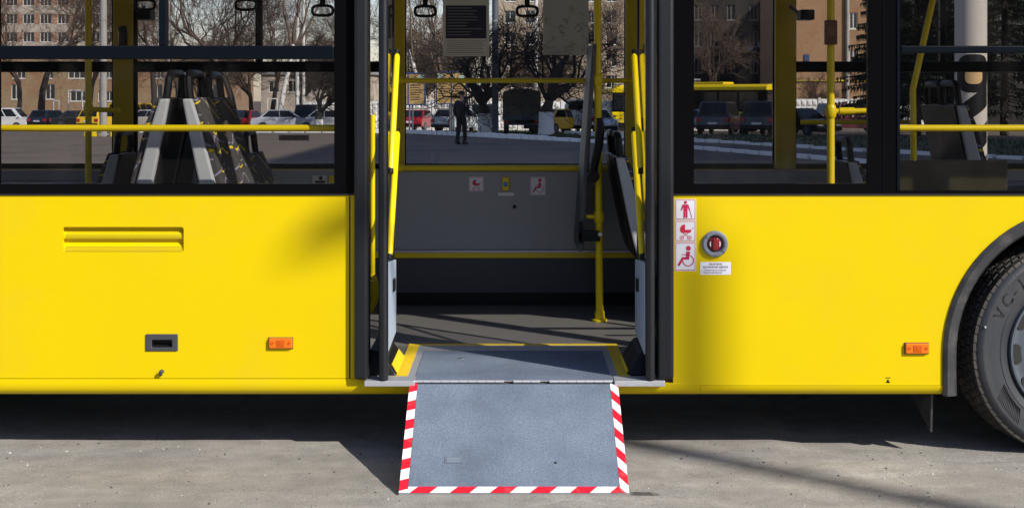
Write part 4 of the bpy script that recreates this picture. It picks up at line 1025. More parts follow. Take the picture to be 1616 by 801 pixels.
br = building('brick_apartment_house', 'orange brick apartment house with grey drainpipe behind the right side bus windows', AX(1244, d), AX(1408, d), d-6.7, 14, -.8, 16, M['red_brick'],
         [W(px, p, p+26, 13, d) for px in (1347, 1388) for p in (20, 79)] + [W(1388, 120, 146, 13, d)])
s = MB(); s.tube([(AX(1336.5, d), d-6.7-.18, -.5), (AX(1336.5, d), d-6.7-.18, 15.8)], .17, 10); s.build('drainpipe', M['concrete'], br, smooth=True)
s = MB(); s.tube([(AX(1246, d), d-6.7-.12, AZ(127.5, d)), (AX(1407, d), d-6.7-.12, AZ(127.5, d))], .06, 6); s.build('gas_pipe', M['yellow_in'], br, smooth=True)
s = MB(); s.box(AX(1269, d), AX(1277, d), d-6.8, d-6.7, AZ(96, d), AZ(86, d)); s.build('house_sign', M['board_blue'], br)
d = 132
bk = building('apartment_tower', 'building in shade-darkened brick right of the orange brick house, behind the spruces', AX(1412, d), AX(1800, d), d-6.7, 14, -.8, 20, M['dark_brick'], [W(px, p, p+24, 13, d) for px in (1440, 1475, 1580, 1610) for p in (-20, 22, 64, 106)])
for o in bk.children:
    if o.name.startswith('window'): o.material_slots[0].link = 'OBJECT'; o.material_slots[0].material = dkf
d = 160
building('annex', 'pale low annex behind the bare trees between the left bus windows', AX(412, d), AX(590, d), d-6.7, 8, -.8, AZ(118, d), M['cream'], [W(px, 128, 146, 16, d, 1) for px in (432, 462, 492, 522, 552)])
# houses outside the frame: one shades the yard, one is added behind the camera to keep sky out of the glass
building('apartment_slab', 'tall brick apartment slab beside the yard, beyond the right edge of the picture', 26, 40, 2, 48, 0, 29, M['red_brick'], [])
sb_ = building('added_reflection_house', 'long beige house added behind the camera to keep sky reflections out of the bus glass', -60, 30, -58, 14, 0, 12, M['beige_brick'], [(x, z, 1.6, 1.7, 1) for x in range(-56, 28, 6) for z in (2.2, 5.4, 8.6)])

# concrete fence of separate panels
fx0, fx1 = -14.5, 30.5; fy = 98-6.7
fe = thing('concrete_fence', 'white concrete panel fence running behind the parked cars', 'fence', (8, fy, GZ(98)), world_children=True)
pm3 = MB(); pm3.box(-1.42, 1.42, 0, .08, 0, 2.04)
for i in range(7):
    for j in range(4):
        x0 = -1.36 + i*.39; z0 = .12 + j*.47
        pm3.add([(x0, -.001, z0), (x0+.37, -.001, z0), (x0+.37, -.001, z0+.44), (x0, -.001, z0+.44), (x0+.11, -.07, z0+.13), (x0+.26, -.07, z0+.13), (x0+.26, -.07, z0+.31), (x0+.11, -.07, z0+.31)], [(4,5,6,7), (0,1,5,4), (1,2,6,5), (2,3,7,6), (3,0,4,7)])
pme = pm3.mesh('fence_panel', M['whitewash']); pst = MB().box(-.09, .09, -.06, .14, 0, 2.12).mesh('fence_post', M['whitewash'])
for i in range(15):
    z = GZ(98) + rnd.uniform(-.04, .04) + (.2 if i > 10 else 0)
    link('fence_panel', pme, fe).location = (fx0 + 1.5 + 3*i, fy, z); link('fence_post', pst, fe).location = (fx0 + 3*i, fy, z)

# ------------------------------------------------------------------ vehicles in the yard
def quad_panel(mb, q, off=.012, mi=0):
    q = [Vector(p) for p in q]; n = (q[1]-q[0]).cross(q[3]-q[0]).normalized()
    return mb.hexa([p - n*.01 for p in q] + [p + n*off for p in q], mi)
def lerp_quad(q, u0, u1, v0, v1):
    q = [Vector(p) for p in q]
    P = lambda u, v: (q[0]*(1-u) + q[1]*u)*(1-v) + (q[3]*(1-u) + q[2]*u)*v
    return [P(u0, v0), P(u1, v0), P(u1, v1), P(u0, v1)]
KINDS = {  # length, width, belt z, cabin foot x0 x1, cabin top x0 x1, height, bonnet z, side windows
    'sedan': (4.4, 1.72, .93, -1.72, 1.12, -1.02, .28, 1.43, .76, 2),
    'hatchback': (3.95, 1.68, .95, -1.92, 1.05, -1.55, .25, 1.47, .78, 2),
    'suv': (4.55, 1.84, 1.05, -2.2, 1.1, -1.92, .35, 1.80, .92, 3),
    'minibus': (4.9, 1.86, 1.10, -2.43, 2.05, -2.38, 1.35, 1.98, .95, 4)}
CACHE = {}
def car_meshes(kind):
    if kind in CACHE: return CACHE[kind]
    L, Wd, bz_, a0, a1, t0, t1, H, hz, ns = KINDS[kind]; w = Wd/2; out = []
    pr = [(-L/2, .32), (-L/2-.02, .58), (-L/2+.05, bz_-.05), (a0, bz_), (a1-.15, bz_), (a1, bz_-.04), (L/2-.35, hz), (L/2-.08, hz-.14), (L/2, .50), (L/2-.03, .26)]
    b = MB(); b.prism(pr, -w, w, 'y')
    cb = [(a0, -w+.06, bz_-.02), (a1, -w+.06, bz_-.06), (a1, w-.06, bz_-.06), (a0, w-.06, bz_-.02)]; tw = w-.22
    ct = [(t0, -tw, H), (t1, -tw, H), (t1, tw, H), (t0, tw, H)]
    b.hexa(cb + ct); out.append(('body', b, 'paint', .05))
    rear = [cb[3], cb[0], ct[0], ct[3]]; front = [cb[1], cb[2], ct[2], ct[1]]; left = [cb[2], cb[3], ct[3], ct[2]]; right = [cb[0], cb[1], ct[1], ct[0]]
    out.append(('rear_window', quad_panel(MB(), lerp_quad(rear, .13 if ns == 4 else .07, .87 if ns == 4 else .93, .36 if ns == 4 else .12, .90)), 'car_glass', 0)); out.append(('windscreen', quad_panel(MB(), lerp_quad(front, .05, .95, .10, .92)), 'car_glass', 0))
    for q in (left, right):
        for i in range(ns): out.append(('side_window', quad_panel(MB(), lerp_quad(q, .06 + .88*i/ns + .012, .06 + .88*(i+1)/ns - .012, .13, .88)), 'car_glass', 0))
    for x in (-L/2+.78, L/2-.82):
        for sy in (-1, 1):
            s = MB(); s.lathe([(.001, sy*(w-.16)), (.30, sy*(w-.16)), (.325, sy*(w-.12)), (.325, sy*(w-.01)), (.30, sy*(w+.015)), (.001, sy*(w+.012))], (x, .325), 20); out.append(('wheel', s, 'tyre', 0))
            s = MB(); s.disc((x, .325), .20, min(sy*(w+.014), sy*(w+.024)), max(sy*(w+.014), sy*(w+.024)), 14); out.append(('hub_cap', s, 'rim', 0))
    for sy in (-1, 1):
        s = MB(); s.box(-L/2-.035, -L/2+.12, sy*(w-.16)-.13, sy*(w-.16)+.13, bz_-.32, bz_-.10); out.append(('tail_light', s, 'tail', .02))
        s = MB(); s.box(L/2-.20, L/2-.015, sy*(w-.24)-.19, sy*(w-.24)+.19, hz-.25, hz-.12); out.append(('headlight', s, 'chrome', .02))
        s = MB(); s.box(a1-.28, a1-.16, min(sy*(w-.03), sy*(w+.15)), max(sy*(w-.03), sy*(w+.15)), bz_, bz_+.12); out.append(('wing_mirror', s, 'paint', .02))
    s = MB(); s.box(-L/2-.032, -L/2-.0, -.26, .26, .60, .71); out.append(('number_plate', s, 'white', 0))
    s = MB(); s.box(-L/2-.06, -L/2+.1, -w+.05, w-.05, .34, .52); out.append(('rear_bumper', s, 'plastic', .03))
    s = MB(); s.box(L/2-.1, L/2+.05, -w+.05, w-.05, .28, .46); out.append(('front_bumper', s, 'plastic', .03))
    CACHE[kind] = [(n, s.mesh(n, M.get(m, M['white'])), m, bv) for n, s, m, bv in out]
    for n, me, m, bv in CACHE[kind]:
        bm = bmesh.new(); bm.from_mesh(me); bmesh.ops.recalc_face_normals(bm, faces=bm.faces); bm.to_mesh(me); bm.free()
    return CACHE[kind]
def car(kind, label, px, dd, rz, paint, col, group='cars parked across the yard', cat=None):
    t = thing('parked_' + ('car' if kind != 'minibus' else 'minibus'), label, cat or ('minibus' if kind == 'minibus' else 'car'), (AX(px, dd), dd-6.7, GZ(dd)), R(rz), group)
    pm_ = car_paint(paint, col)
    for n, me, m, bv in car_meshes(kind):
        o = link(n, me, t, bevel=bv)
        if m == 'paint':
            if not o.data.materials or True:
                o.material_slots[0].link = 'OBJECT'; o.material_slots[0].material = pm_
    return t
WHT, RED, BLK, SIL, YEL, NVY, MAR, BLU = (.75, .75, .74), (.28, .006, .010), (.012, .013, .016), (.42, .45, .50), (.80, .50, .01), (.012, .018, .035), (.12, .015, .03), (.10, .16, .24)
car('minibus', 'white minibus with dark side windows at the far left edge of the yard', 0, 112, 0, 'white', WHT).scale = (1, 1, .84)
car('hatchback', 'dark blue hatchback with its rear to us, right of the white minibus', 81, 108, 75, 'navy', NVY)
car('sedan', 'black sedan parked between the white goal posts and the grab pole', 127, 106, 20, 'black', BLK)
car('hatchback', 'yellow taxi seen beside the thick concrete pole at left', 158, 100, 80, 'taxi', YEL)
car('minibus', 'yellow minibus half hidden behind the yellow window pillar at left', 211, 104, 75, 'taxi', YEL)
car('hatchback', 'white hatchback just left of the seat pair in the left window', 234, 102, 150, 'white', WHT)
car('sedan', 'dark sedan with bright lamps beside the red car in the left window', 364, 98, -110, 'black', BLK)
car('sedan', 'red sedan with its rear to us, right of the seats in the left window', 391, 100, 80, 'red', RED)
car('sedan', 'silver blue sedan parked behind the birch trunk', 449, 92, 10, 'silver', SIL)
car('suv', 'black car with its rear to us, right of the silver blue sedan', 494, 95, 85, 'black', BLK)
car('sedan', 'white sedan cut off by the black window border at left', 527, 93, -20, 'white', WHT)
car('sedan', 'red sedan with white number plate under the left notice board', 662, 94, 76, 'red', RED)
car('hatchback', 'silver hatchback parked behind the walking man', 727, 88, 55, 'silver', SIL)
car('suv', 'dark blue car half hidden behind the left whitewashed tree', 764, 92, 90, 'navy', NVY)
car('sedan', 'yellow car peeking out from behind the right whitewashed tree', 884, 80, 48, 'taxi', YEL)
car('minibus', 'white minibus with dark rear window seen through the doorway', 918, 82, 83, 'white', WHT)
car('sedan', 'silver sedan with lit lamp in front of the facing trolleybus', 940, 84, -80, 'silver', SIL)
car('suv', 'dark blue van with its rear to us, left one in the right window', 1138, 77, 70, 'navy', NVY)
car('suv', 'black van with tall tail lamps beside the yellow window pillar', 1215, 74, 62, 'black', BLK)
car('sedan', 'blue sedan cut off by the black border of the right window', 1088, 88, 80, 'blue', BLU)
car('sedan', 'black sedan with bright lamps below the white fence, right window', 1264, 74, -60, 'black', BLK)
car('sedan', 'red sedan facing us in front of the white fence', 1289, 92, -80, 'red', RED)
car('suv', 'maroon van right of the yellow grab pole in the right window', 1345, 86, 10, 'maroon', MAR)

# truck with a tarpaulin body
dd = 78; tk = thing('tarpaulin_truck', 'small truck with olive tarpaulin body seen from behind', 'truck', (AX(823, dd), dd-6.7, GZ(dd)), R(90))
s = MB(); s.box(-2.2, 1.0, -1.05, 1.05, .82, 1.12); s.build('cargo_bed', M['blue_grey'], tk, bevel=.02)
s = MB(); k = 8; s.prism([(-1.03, 1.121), (1.03, 1.121), (1.04, 2.22), (.98, 2.38), (.5, 2.50), (0, 2.53), (-.5, 2.50), (-.98, 2.38), (-1.04, 2.22)], -2.18, .98, 'x'); s.build('tarpaulin', M['tarp'], tk, bevel=.03)
s = MB(); s.prism([(1.1, .5), (2.7, .5), (2.75, 1.0), (2.5, 1.3), (2.1, 2.05), (1.1, 2.1)], -.95, .95, 'y'); s.build('cab', M['blue_grey'], tk, bevel=.05)
s = MB(); s.box(-2.1, 2.4, -.35, .35, .55, .82); s.build('chassis', M['under'], tk)
for x in (-1.3, 1.9):
    for sy in (-1, 1): s = MB(); s.disc((x, .36), .36, min(sy*.70, sy*.98), max(sy*.70, sy*.98), 20); s.build('wheel', M['tyre'], tk)
for sy in (-1, 1): s = MB(); s.box(-2.24, -2.18, sy*.85-.14, sy*.85+.14, .68, .80); s.build('tail_light', M['tail'], tk)
s = MB(); s.box(-2.25, -2.2, -1.0, 1.0, .55, .64); s.build('rear_bar', M['blue_grey'], tk)

def trolleybus(label, loc, rz, num):
    t = thing('parked_trolleybus', label, 'trolleybus', loc, rz, 'other trolleybuses in the yard')
    s = MB(); s.box(-5.9, 5.9, -1.25, 1.25, .35, 1.30); s.build('lower_body', M['yellow'], t, bevel=.08)
    s = MB(); s.box(-5.85, 5.85, -1.2, 1.2, 1.30, 2.62); s.build('window_band', M['black'], t, bevel=.05)
    s = MB(); s.prism([(-1.25, 2.625), (1.25, 2.625), (1.22, 2.85), (1.0, 3.0), (-1.0, 3.0), (-1.22, 2.85)], -5.9, 5.9, 'x'); s.build('roof', M['yellow'], t, bevel=.04)
    for sy in (-1, 1):
        for i in range(6):
            s = MB(); s.box(-5.5 + i*1.8, -5.5 + i*1.8 + 1.62, min(sy*1.195, sy*1.215), max(sy*1.195, sy*1.215), 1.38, 2.52); s.build('side_window', M['car_glass'], t)
        for x in (-3.2, 2.9): s = MB(); s.disc((x, .48), .48, min(sy*.95, sy*1.27), max(sy*.95, sy*1.27), 24); s.build('wheel', M['tyre'], t)
        s = MB(); s.box(5.86, 5.93, sy*.9-.16, sy*.9+.16, .62, .80); s.build('headlight', M['chrome'], t, bevel=.02)
    s = MB(); s.box(5.84, 5.875, -1.12, 1.12, 1.42, 2.35); s.build('windscreen', M['car_glass'], t)
    s = MB(); s.box(5.84, 5.87, -1.1, 1.1, 2.38, 2.60); ds = s.build('destination_box', M['plastic'], t)
    s = MB(); s.box(5.8, 5.96, -1.23, 1.23, .28, .56); s.build('bumper', M['plastic'], t, bevel=.03)
    s = MB(); s.box(-1.4, 1.6, -.6, .6, 3.001, 3.16); s.build('roof_box', M['yellow'], t, bevel=.04)
    s = MB(); s.box(-2.6, -1.5, -.5, .5, 3.001, 3.10)
    for i in range(5): s.tube([(-2.5+i*.22, -.5, 3.1), (-2.4+i*.22, -.5, 3.35), (-2.3+i*.22, .5, 3.35), (-2.4+i*.22, .5, 3.1)], .025, 5)
    s.build('pole_base', M['chrome'], t)
    for sy in (-.28, .28): s = MB(); s.tube([(-2.2, sy, 3.25), (-5.2, sy*1.2, 4.1), (-8.0, sy*1.4, 5.3)], .035, 6); s.build('trolley_pole', M['concrete'], t)
    me = text(num, .22, M['paper'], None, (0, 0, 0)).data; o = [o_ for o_ in bpy.data.objects if o_.data == me][0]; o.parent = ds; o.location = (5.872, .35, 2.49); o.rotation_euler = (0, 0, R(90)); o.name = 'route_number'
    return t
d = 97; trolleybus('yellow trolleybus facing us, its front showing beside the open door', (AX(994, d), d-6.7+5.9, GZ(d)), R(-90), '28')
rz = math.atan2(-.67, .74); tb = trolleybus('yellow roofed trolleybus standing side on behind the two dark vans', ((15.5+8.3)/2 + 1.25*.671, (85.5+92)/2-6.7 + 1.25*.741, GZ(88)), rz, '35'); tb.scale = (.83, 1, 1)

# ------------------------------------------------------------------ trees
def grow(T, C, r0, p, dr, ln, rad, depth, maxd, sp, up, rg, dens, L1=0):
    k = 4 if depth < 3 else 3; pts = [p]; q = p.copy(); dv = dr.copy()
    for i in range(k):
        dv = (dv + Vector((rg.gauss(0, 1), rg.gauss(0, 1), rg.gauss(0, .8))) * (.10 + .05*min(depth, 3)) + Vector((0, 0, up))*(.5 if depth else .2)).normalized()
        q = q + dv * (ln/k); pts.append(q.copy())
    end = rad * (.62 if depth < maxd else .3)
    mb = T if depth == 0 else C
    mb.tube(pts, [rad + (end-rad)*i/k for i in range(k+1)], 8 if depth == 0 else 5 if depth < 3 else 3, caps=depth < 2)
    if depth == maxd: return
    n = dens if depth else dens + (3 if L1 else 1)
    for i in range(n):
        f = 1.0 if i == 0 else rg.uniform(.30, 1.0) if depth else rg.uniform(.75, 1.0)
        at = f*k; j = min(int(at), k-1); b = pts[j].lerp(pts[j+1], at-j)
        t = (pts[j+1]-pts[j]).normalized(); a = rg.uniform(0, 2*PI); pe = t.orthogonal().normalized(); pe.rotate(Matrix.Rotation(a, 3, t))
        s = sp * rg.uniform(.55, 1.15) * (.5 if i == 0 else 1) * (1.15 if L1 else 1)
        nd = (t*math.cos(s) + pe*math.sin(s)).normalized()
        grow(T, C, r0, b, nd, ln*(L1 if depth == 0 and L1 else 1)*rg.uniform(.60, .88), max(rad*(.62 if i == 0 else rg.uniform(.40, .58)), .011), depth+1, maxd, sp, up, rg, dens, 0)
def tree_meshes(seed, trunk_h, rad, maxd, sp, up, dens, lean=(0, 0), foot=0, L1=0):
    rg = random.Random(seed); T, C = MB(), MB()
    if foot: T.tube([(0, 0, -.1), (0, 0, .3), (0, 0, foot+.05)], [rad*1.2, rad*1.06, rad], 12)
    grow(T, C, rad, Vector((0, 0, foot or -.1)), Vector((lean[0], lean[1], 1)).normalized(), trunk_h, rad, 0, maxd, sp, up, rg, dens, L1)
    return T, C
TV = {}
def tree_variant(key, bark, twig, *a, **k):
    T, C = tree_meshes(*a, **k); TV[key] = (T.mesh('trunk', M[bark]), C.mesh('crown', M[twig]))
    for m_ in TV[key]: m_.polygons.foreach_set('use_smooth', [True]*len(m_.polygons))
tree_variant('upright', 'bark', 'twig', 3, 5.0, .30, 7, .52, .10, 3)
tree_variant('upright2', 'bark', 'twig', 11, 4.0, .26, 7, .58, .07, 3)
tree_variant('dense', 'bark', 'twig', 21, 2.6, .22, 6, .66, .05, 4)
tree_variant('spread', 'bark', 'twig_dark', 5, .7, .36, 7, .78, .01, 3, foot=1.2, L1=4.4)
tree_variant('spread2', 'bark', 'twig_dark', 19, .6, .34, 7, .80, .0, 3, foot=1.25, L1=5)
tree_variant('birch', 'birch', 'twig', 8, 5.5, .17, 7, .42, .12, 3, lean=(.08, 0))
def tree(key, label, px, dd, sc=1.0, rz=0, wash=0, name='bare_tree', group='bare trees in the yard', tilt=0):
    t = thing(name, label, 'tree', (AX(px, dd), dd-6.7, GZ(dd)), rz, group); t.scale = (sc, sc, sc); t.rotation_euler = (0, tilt, rz)
    a, b = TV[key]; link('trunk', a, t); link('crown', b, t)
    if wash:
        s = MB(); s.tube([(0, 0, -.05), (0, 0, .4), (0, 0, wash)], [.47, .415, .385], 14); s.build('whitewash_band', M['kerb'], t, smooth=True)
    return t
tree('upright', 'tall bare tree with thick dark trunk before the brick building at far left', 66, 140, 1.35, .6)
tree('upright2', 'slim bare tree left of the concrete pole', 30, 150, 1.1, 2.0)
tree('upright2', 'bare tree with fine branches beside the concrete pole', 138, 135, 1.2, 3.9)
tree('upright', 'bare tree with leaning branches right of the left yellow pillar', 238, 120, 1.05, 4.0, tilt=-.12)
tree('upright2', 'tall bare tree behind the seat handles, left of the leaning one', 285, 125, 1.15, 1.1)
tree('upright2', 'leaning bare tree with dark trunk behind the seats', 352, 105, 1.0, 5.1, tilt=-.15)
tree('upright', 'thick forked bare tree above the red car in the left window', 372, 100, .95, 2.7)
tree('birch', 'birch with white trunk beside the silver blue sedan', 440, 94, 1.15, .3, name='birch_tree')
tree('spread2', 'dark branching tree with whitewashed foot beside the black window border', 503, 90, .72, 1.0, wash=1.1)
tree('spread', 'wide dark tree with whitewashed foot left of the tarpaulin truck', 765, 74, .92, .4, wash=1.25)
tree('spread2', 'wide dark tree with whitewashed foot right of the tarpaulin truck', 862, 72, .98, 2.2, wash=1.25)
tree('birch', 'slender birch behind the notice boards', 684, 120, 1.3, 2.0, name='birch_tree')
for i, (px, dd_, sc, v, lb) in enumerate(((310, 150, 1.2, 'dense', 'brownish bare tree behind the left window seats'), (400, 140, 1.25, 'dense', 'brownish bare tree far behind the thick forked tree'), (428, 155, 1.2, 'upright2', 'tall thin tree far behind the birch'), (470, 135, 1.1, 'dense', 'brown twiggy tree far behind the white lamp poles'),
        (520, 145, 1.2, 'dense', 'brown twiggy tree behind the annex'), (575, 140, 1.2, 'upright2', 'bare tree hidden behind the left door post'), (640, 135, 1.2, 'dense', 'brown twiggy tree above the left notice board'), (668, 150, 1.25, 'dense', 'pale brown tree behind the slender birch'),
        (705, 130, 1.15, 'upright2', 'bare tree above the right notice board'), (735, 145, 1.25, 'dense', 'brown twiggy tree behind the walking man'), (800, 140, 1.0, 'dense', 'bare tree behind the tarpaulin truck'), (960, 120, .9, 'upright2', 'bare tree in front of the beige apartment house windows'),
        (905, 110, .8, 'dense', 'bare tree above the white minibus in the doorway'), (1115, 120, .8, 'upright2', 'bare tree in front of the dark apartment building'), (1272, 112, .55, 'dense', 'small bare tree against the orange brick wall'))):
    tree(v, lb, px, dd_, sc, i*1.7)
# spruce
T = MB(); T.tube([(0, 0, -.1), (0, 0, 5), (0, 0, 11)], [.22, .15, .02], 8); C = MB(); rg = random.Random(4)
for i in range(230):
    h = 1.3 + 9.3*(i/230) + rg.uniform(-.2, .2); a = i*2.4 + rg.uniform(-.3, .3); ln = (11.2-h)*.34*rg.uniform(.55, 1.15) + .25
    u = Vector((math.cos(a), math.sin(a), 0)); v = Vector((-u.y, u.x, 0)); p = Vector((0, 0, h))
    C.tube([p, p + u*ln*.5 + Vector((0, 0, -.10*ln)), p + u*ln + Vector((0, 0, rg.uniform(-.30, .05)*ln))], [.025, .018, .006], 3, caps=False)
    for k in range(13):
        f = .2 + .8*k/13; q = p + u*ln*f + Vector((0, 0, -.12*ln*f)); w = .42*(1.15-f)*ln**.5*rg.uniform(.7, 1.2)
        for sg in (-1, 1):
            e = q + v*sg*w + u*w*.6 + Vector((0, 0, rg.uniform(-.22, .02))); C.add([q - u*.06, q + u*.07, e], [(0, 1, 2)])
            e2 = q + v*sg*w*rg.uniform(.1, .6) + u*w*.3 + Vector((0, 0, rg.uniform(-.45, -.1))); C.add([q - u*.06, q + u*.07, e2], [(0, 1, 2)])
tm, cm = T.mesh('trunk', M['bark']), C.mesh('crown', M['needles'])
for px, d, sc, a, lb in ((1404, 78, 1.0, 0, 'dark green spruce at the right edge of the right bus window'), (1447, 70, 1.05, 1.1, 'dark spruce just left of the white painted column'), (1498, 84, 1.2, 2.5, 'dark spruce half hidden behind the white painted column'), (1585, 72, 1.1, 4.0, 'dark spruce right of the white painted column')):
    t = thing('spruce_tree', lb, 'tree', (AX(px, d), d-6.7, GZ(d)), a, 'spruces at the right'); t.scale = (sc, sc, sc); link('trunk', tm, t); link('crown', cm, t)

# ------------------------------------------------------------------ poles, lamps, boards, goals
def pole(name, label, px, d, r, h, m, cat='pole', cap=True):
    t = thing(name, label, cat, (AX(px, d), d-6.7, GZ(d)))
    s = MB(); s.tube([(0, 0, -.05), (0, 0, h*.5), (0, 0, h)], [r, r*.95, r*.88], 20); s.build('shaft', m, t, smooth=True)
    if cap:
        s = MB(); s.tube([(0, 0, 0), (0, 0, .12), (0, 0, .14)], [r*1.5, r*1.5, r*1.1], 20); s.build('foot', m, t, smooth=True)
        for z in (2.6, 4.2, 5.8):
            s = MB(); s.tube([(0, 0, z), (0, 0, z+.06)], [r*1.04]*2, 20); s.build('band', M['concrete'], t)
    return t
p = pole('concrete_pole', 'thick grey concrete pole beside the yellow grab pole at left', 163, 70, .185, 11, M['concrete'])
for x in (-.55, .75):
    s = MB(); s.prism([(-.28, 0), (.28, 0), (.24, .30), (-.24, .30)], -.2, .2, 'y'); b_ = s.build('guard_block', M['yellow_in'], p, bevel=.02); b_.location = (x, -.3, 0)
pole('steel_pole', 'blue grey steel pole standing among the doorway trees', 781.5, 71, .17, 12, M['blue_grey'])
pole('lamp_pole', 'thin grey pole behind the upper left window bar', 266, 100, .12, 12, M['concrete'])
pole('lamp_pole', 'left of two pale poles behind the birch', 469, 112, .16, 10, M['whitewash']); pole('lamp_pole', 'right of two pale poles behind the birch', 479, 112, .13, 11, M['whitewash'])
pole('lamp_pole', 'pale pole behind the right whitewashed tree', 846, 110, .16, 12, M['whitewash'])
d = 22; pc = thing('painted_column', 'white column with black diagonal bands and a dark hood shape, right window', 'column', (AX(1532, d), d-6.7, 0)); r = .245
s = MB(); s.tube([(0, 0, -.05), (0, 0, 6)], [r, r], 32); s.build('shaft', mat('pale_column_paint', (.47, .43, .385), .8, var=.06, vscale=2), pc, smooth=True)
for (z0, z1, a0, a1, m_) in ((1.30, 1.62, -150, -35, 'plastic'), (.72, 1.02, -150, -35, 'plastic'), (.30, .50, -150, -35, 'plastic')):
    s = MB(); k = 20; vs = []
    for i in range(k+1):
        a = R(a0 + (a1-a0)*i/k); f = i/k
        for z in (z0 + .34*f - .05, z1 + .38*f - .05): vs.append(((r+.003)*math.cos(a), (r+.003)*math.sin(a), z))
    s.add(vs, [(2*i, 2*i+2, 2*i+3, 2*i+1) for i in range(k)]); s.build('diagonal_band', M[m_], pc, smooth=True)
def patch(c, w, h, off, m, name):
    s = MB(); k = 28; q = 6; vs = []
    for j in range(q+1):
        for i in range(k):
            t_ = 2*PI*i/k; a = c[0] + w*j/q*math.copysign(abs(math.cos(t_))**.7, math.cos(t_)); vs.append(((r+off)*math.cos(a), (r+off)*math.sin(a), c[1] + h*j/q*math.copysign(abs(math.sin(t_))**.7, math.sin(t_))))
    s.add(vs, [(j*k+i, (j+1)*k+i, (j+1)*k+(i+1) % k, j*k+(i+1) % k) for j in range(q) for i in range(k)]); s.build(name, m, pc, smooth=True)
patch((R(-97), 2.08), 1.15, .30, .005, M['plastic'], 'dark_hood'); patch((R(-97), 2.04), .55, .125, .008, mat('tan_paint', (.55, .36, .16), .7), 'tan_oval')

d = 85
def info_board(label, px0, px1, py0, py1, posts):
    x0, x1, z0, z1, y = AX(px0, d), AX(px1, d), AZ(py1, d), AZ(py0, d), d-6.7
    t = thing('notice_board', label, 'notice board', ((x0+x1)/2, y, GZ(d)), 0, 'notice boards on posts', world_children=True)
    s = MB(); s.box(x0, x1, y, y+.06, z0, z1); bp_ = s.build('board', M['board'], t)
    s = MB(); holed_plate(s, x0-.05, x1+.05, z0-.05, z1+.05, y-.03, y+.07, [(x0+.03, x1-.03, z0+.03, z1-.03)]); s.box((x0+x1)/2-.03, (x0+x1)/2+.03, y-.028, y-.001, z0+.03, z1-.03); s.build('frame', M['board_blue'], t)
    s = MB(); r3 = random.Random(px0)
    for c0, c1 in ((x0+.10, (x0+x1)/2-.10), ((x0+x1)/2+.10, x1-.10)):
        z = z1 - .72
        while z > z0 + .2: s.box(c0, c1 - r3.uniform(0, .25), y-.004, y-.0005, z-.035, z+.035); z -= .145
        s.box(c0, c0 + .45, y-.004, y-.0005, z1-.5, z1-.47)
    s.build('text_lines', M['brown_metal'], bp_)
    for c0 in (x0+.10, x1-.42): s = MB(); s.box(c0, c0+.30, y-.005, y-.0005, z1-.36, z1-.10); s.build('emblem_plate', mat('pale_green_print', (.40, .52, .45), .6) if 'pg' not in M else M['pg'], bp_)
    M['pg'] = bpy.data.materials['pale_green_print']
    s = MB(); a, b, c0, c1 = x0-.12, x1+.16, AZ(172, d), AZ(120, d)
    for q in (((a, y+.12, c0), (b, y+.12, c0)), ((a, y+.12, c0), (a, y+.12, c1)), ((b, y+.12, c0), (b, y+.12, c1))): s.tube(q, .03, 6)
    s.build('outer_rail', M['brown_metal'], t)
    for px in posts: s = MB(); s.tube([(AX(px, d), y+.10, GZ(d)-.05), (AX(px, d), y+.10, z0+.3)], .055, 8); s.build('post', M['blue_grey'], t)
info_board('left ochre notice board in a blue frame, half behind the yellow pillar', 618, 671, 116, 165, (646, 651, 632))
info_board('right ochre notice board in a blue frame, beside the walking man', 689, 736, 114, 164, (710, 713, 716))
def goal(label, px0, px1, py, d, n2=True):
    z = AZ(py, d); t = thing('goal_frame', label, 'goal', (AX((px0+px1)/2, d), d-6.7, GZ(d)), 0, 'white goal frames', world_children=True); y = d-6.7
    for px in (px0, px1): s = MB(); s.tube([(AX(px, d), y, GZ(d)-.05), (AX(px, d), y, z)], .06, 6); s.build('post', M['whitewash'], t)
    s = MB(); s.tube([(AX(px0, d), y, z), (AX(px1, d), y, z)], .06, 6); s.build('crossbar', M['whitewash'], t)
goal('white goal frame in front of the brown brick building at left', 108, 130, 143, 125); goal('white goal frame left of the birch trunk', 422, 437, 156, 122); goal('thin white goal frame right of the thick trunked tree', 84.5, 93, 159, 128)
# street lamp whose shadow falls across the bus and the road
sl_ = thing('street_lamp', 'street lamp on the near side of the road, outside the picture at right', 'street lamp', (.87 + 1.1*13, -.95*13, 0))
s = MB(); s.tube([(0, 0, -.05), (0, 0, 7), (0, 0, 13.9)], [.13, .11, .085], 16); s.build('mast', M['concrete'], sl_, smooth=True)
s = MB(); s.tube([(0, 0, 13.8), (-.10, 0, 14.1), (-.4, 0, 14.22), (-1.5, 0, 14.14)], [.06, .05, .045, .04], 10); s.build('arm', M['concrete'], sl_, smooth=True)
s = MB(); s.prism([(-1.5, 14.09), (-1.84, 14.02), (-1.88, 14.07), (-1.78, 14.14), (-1.5, 14.16)], -.10, .10, 'y'); s.build('lamp_head', M['blue_grey'], sl_, bevel=.03)

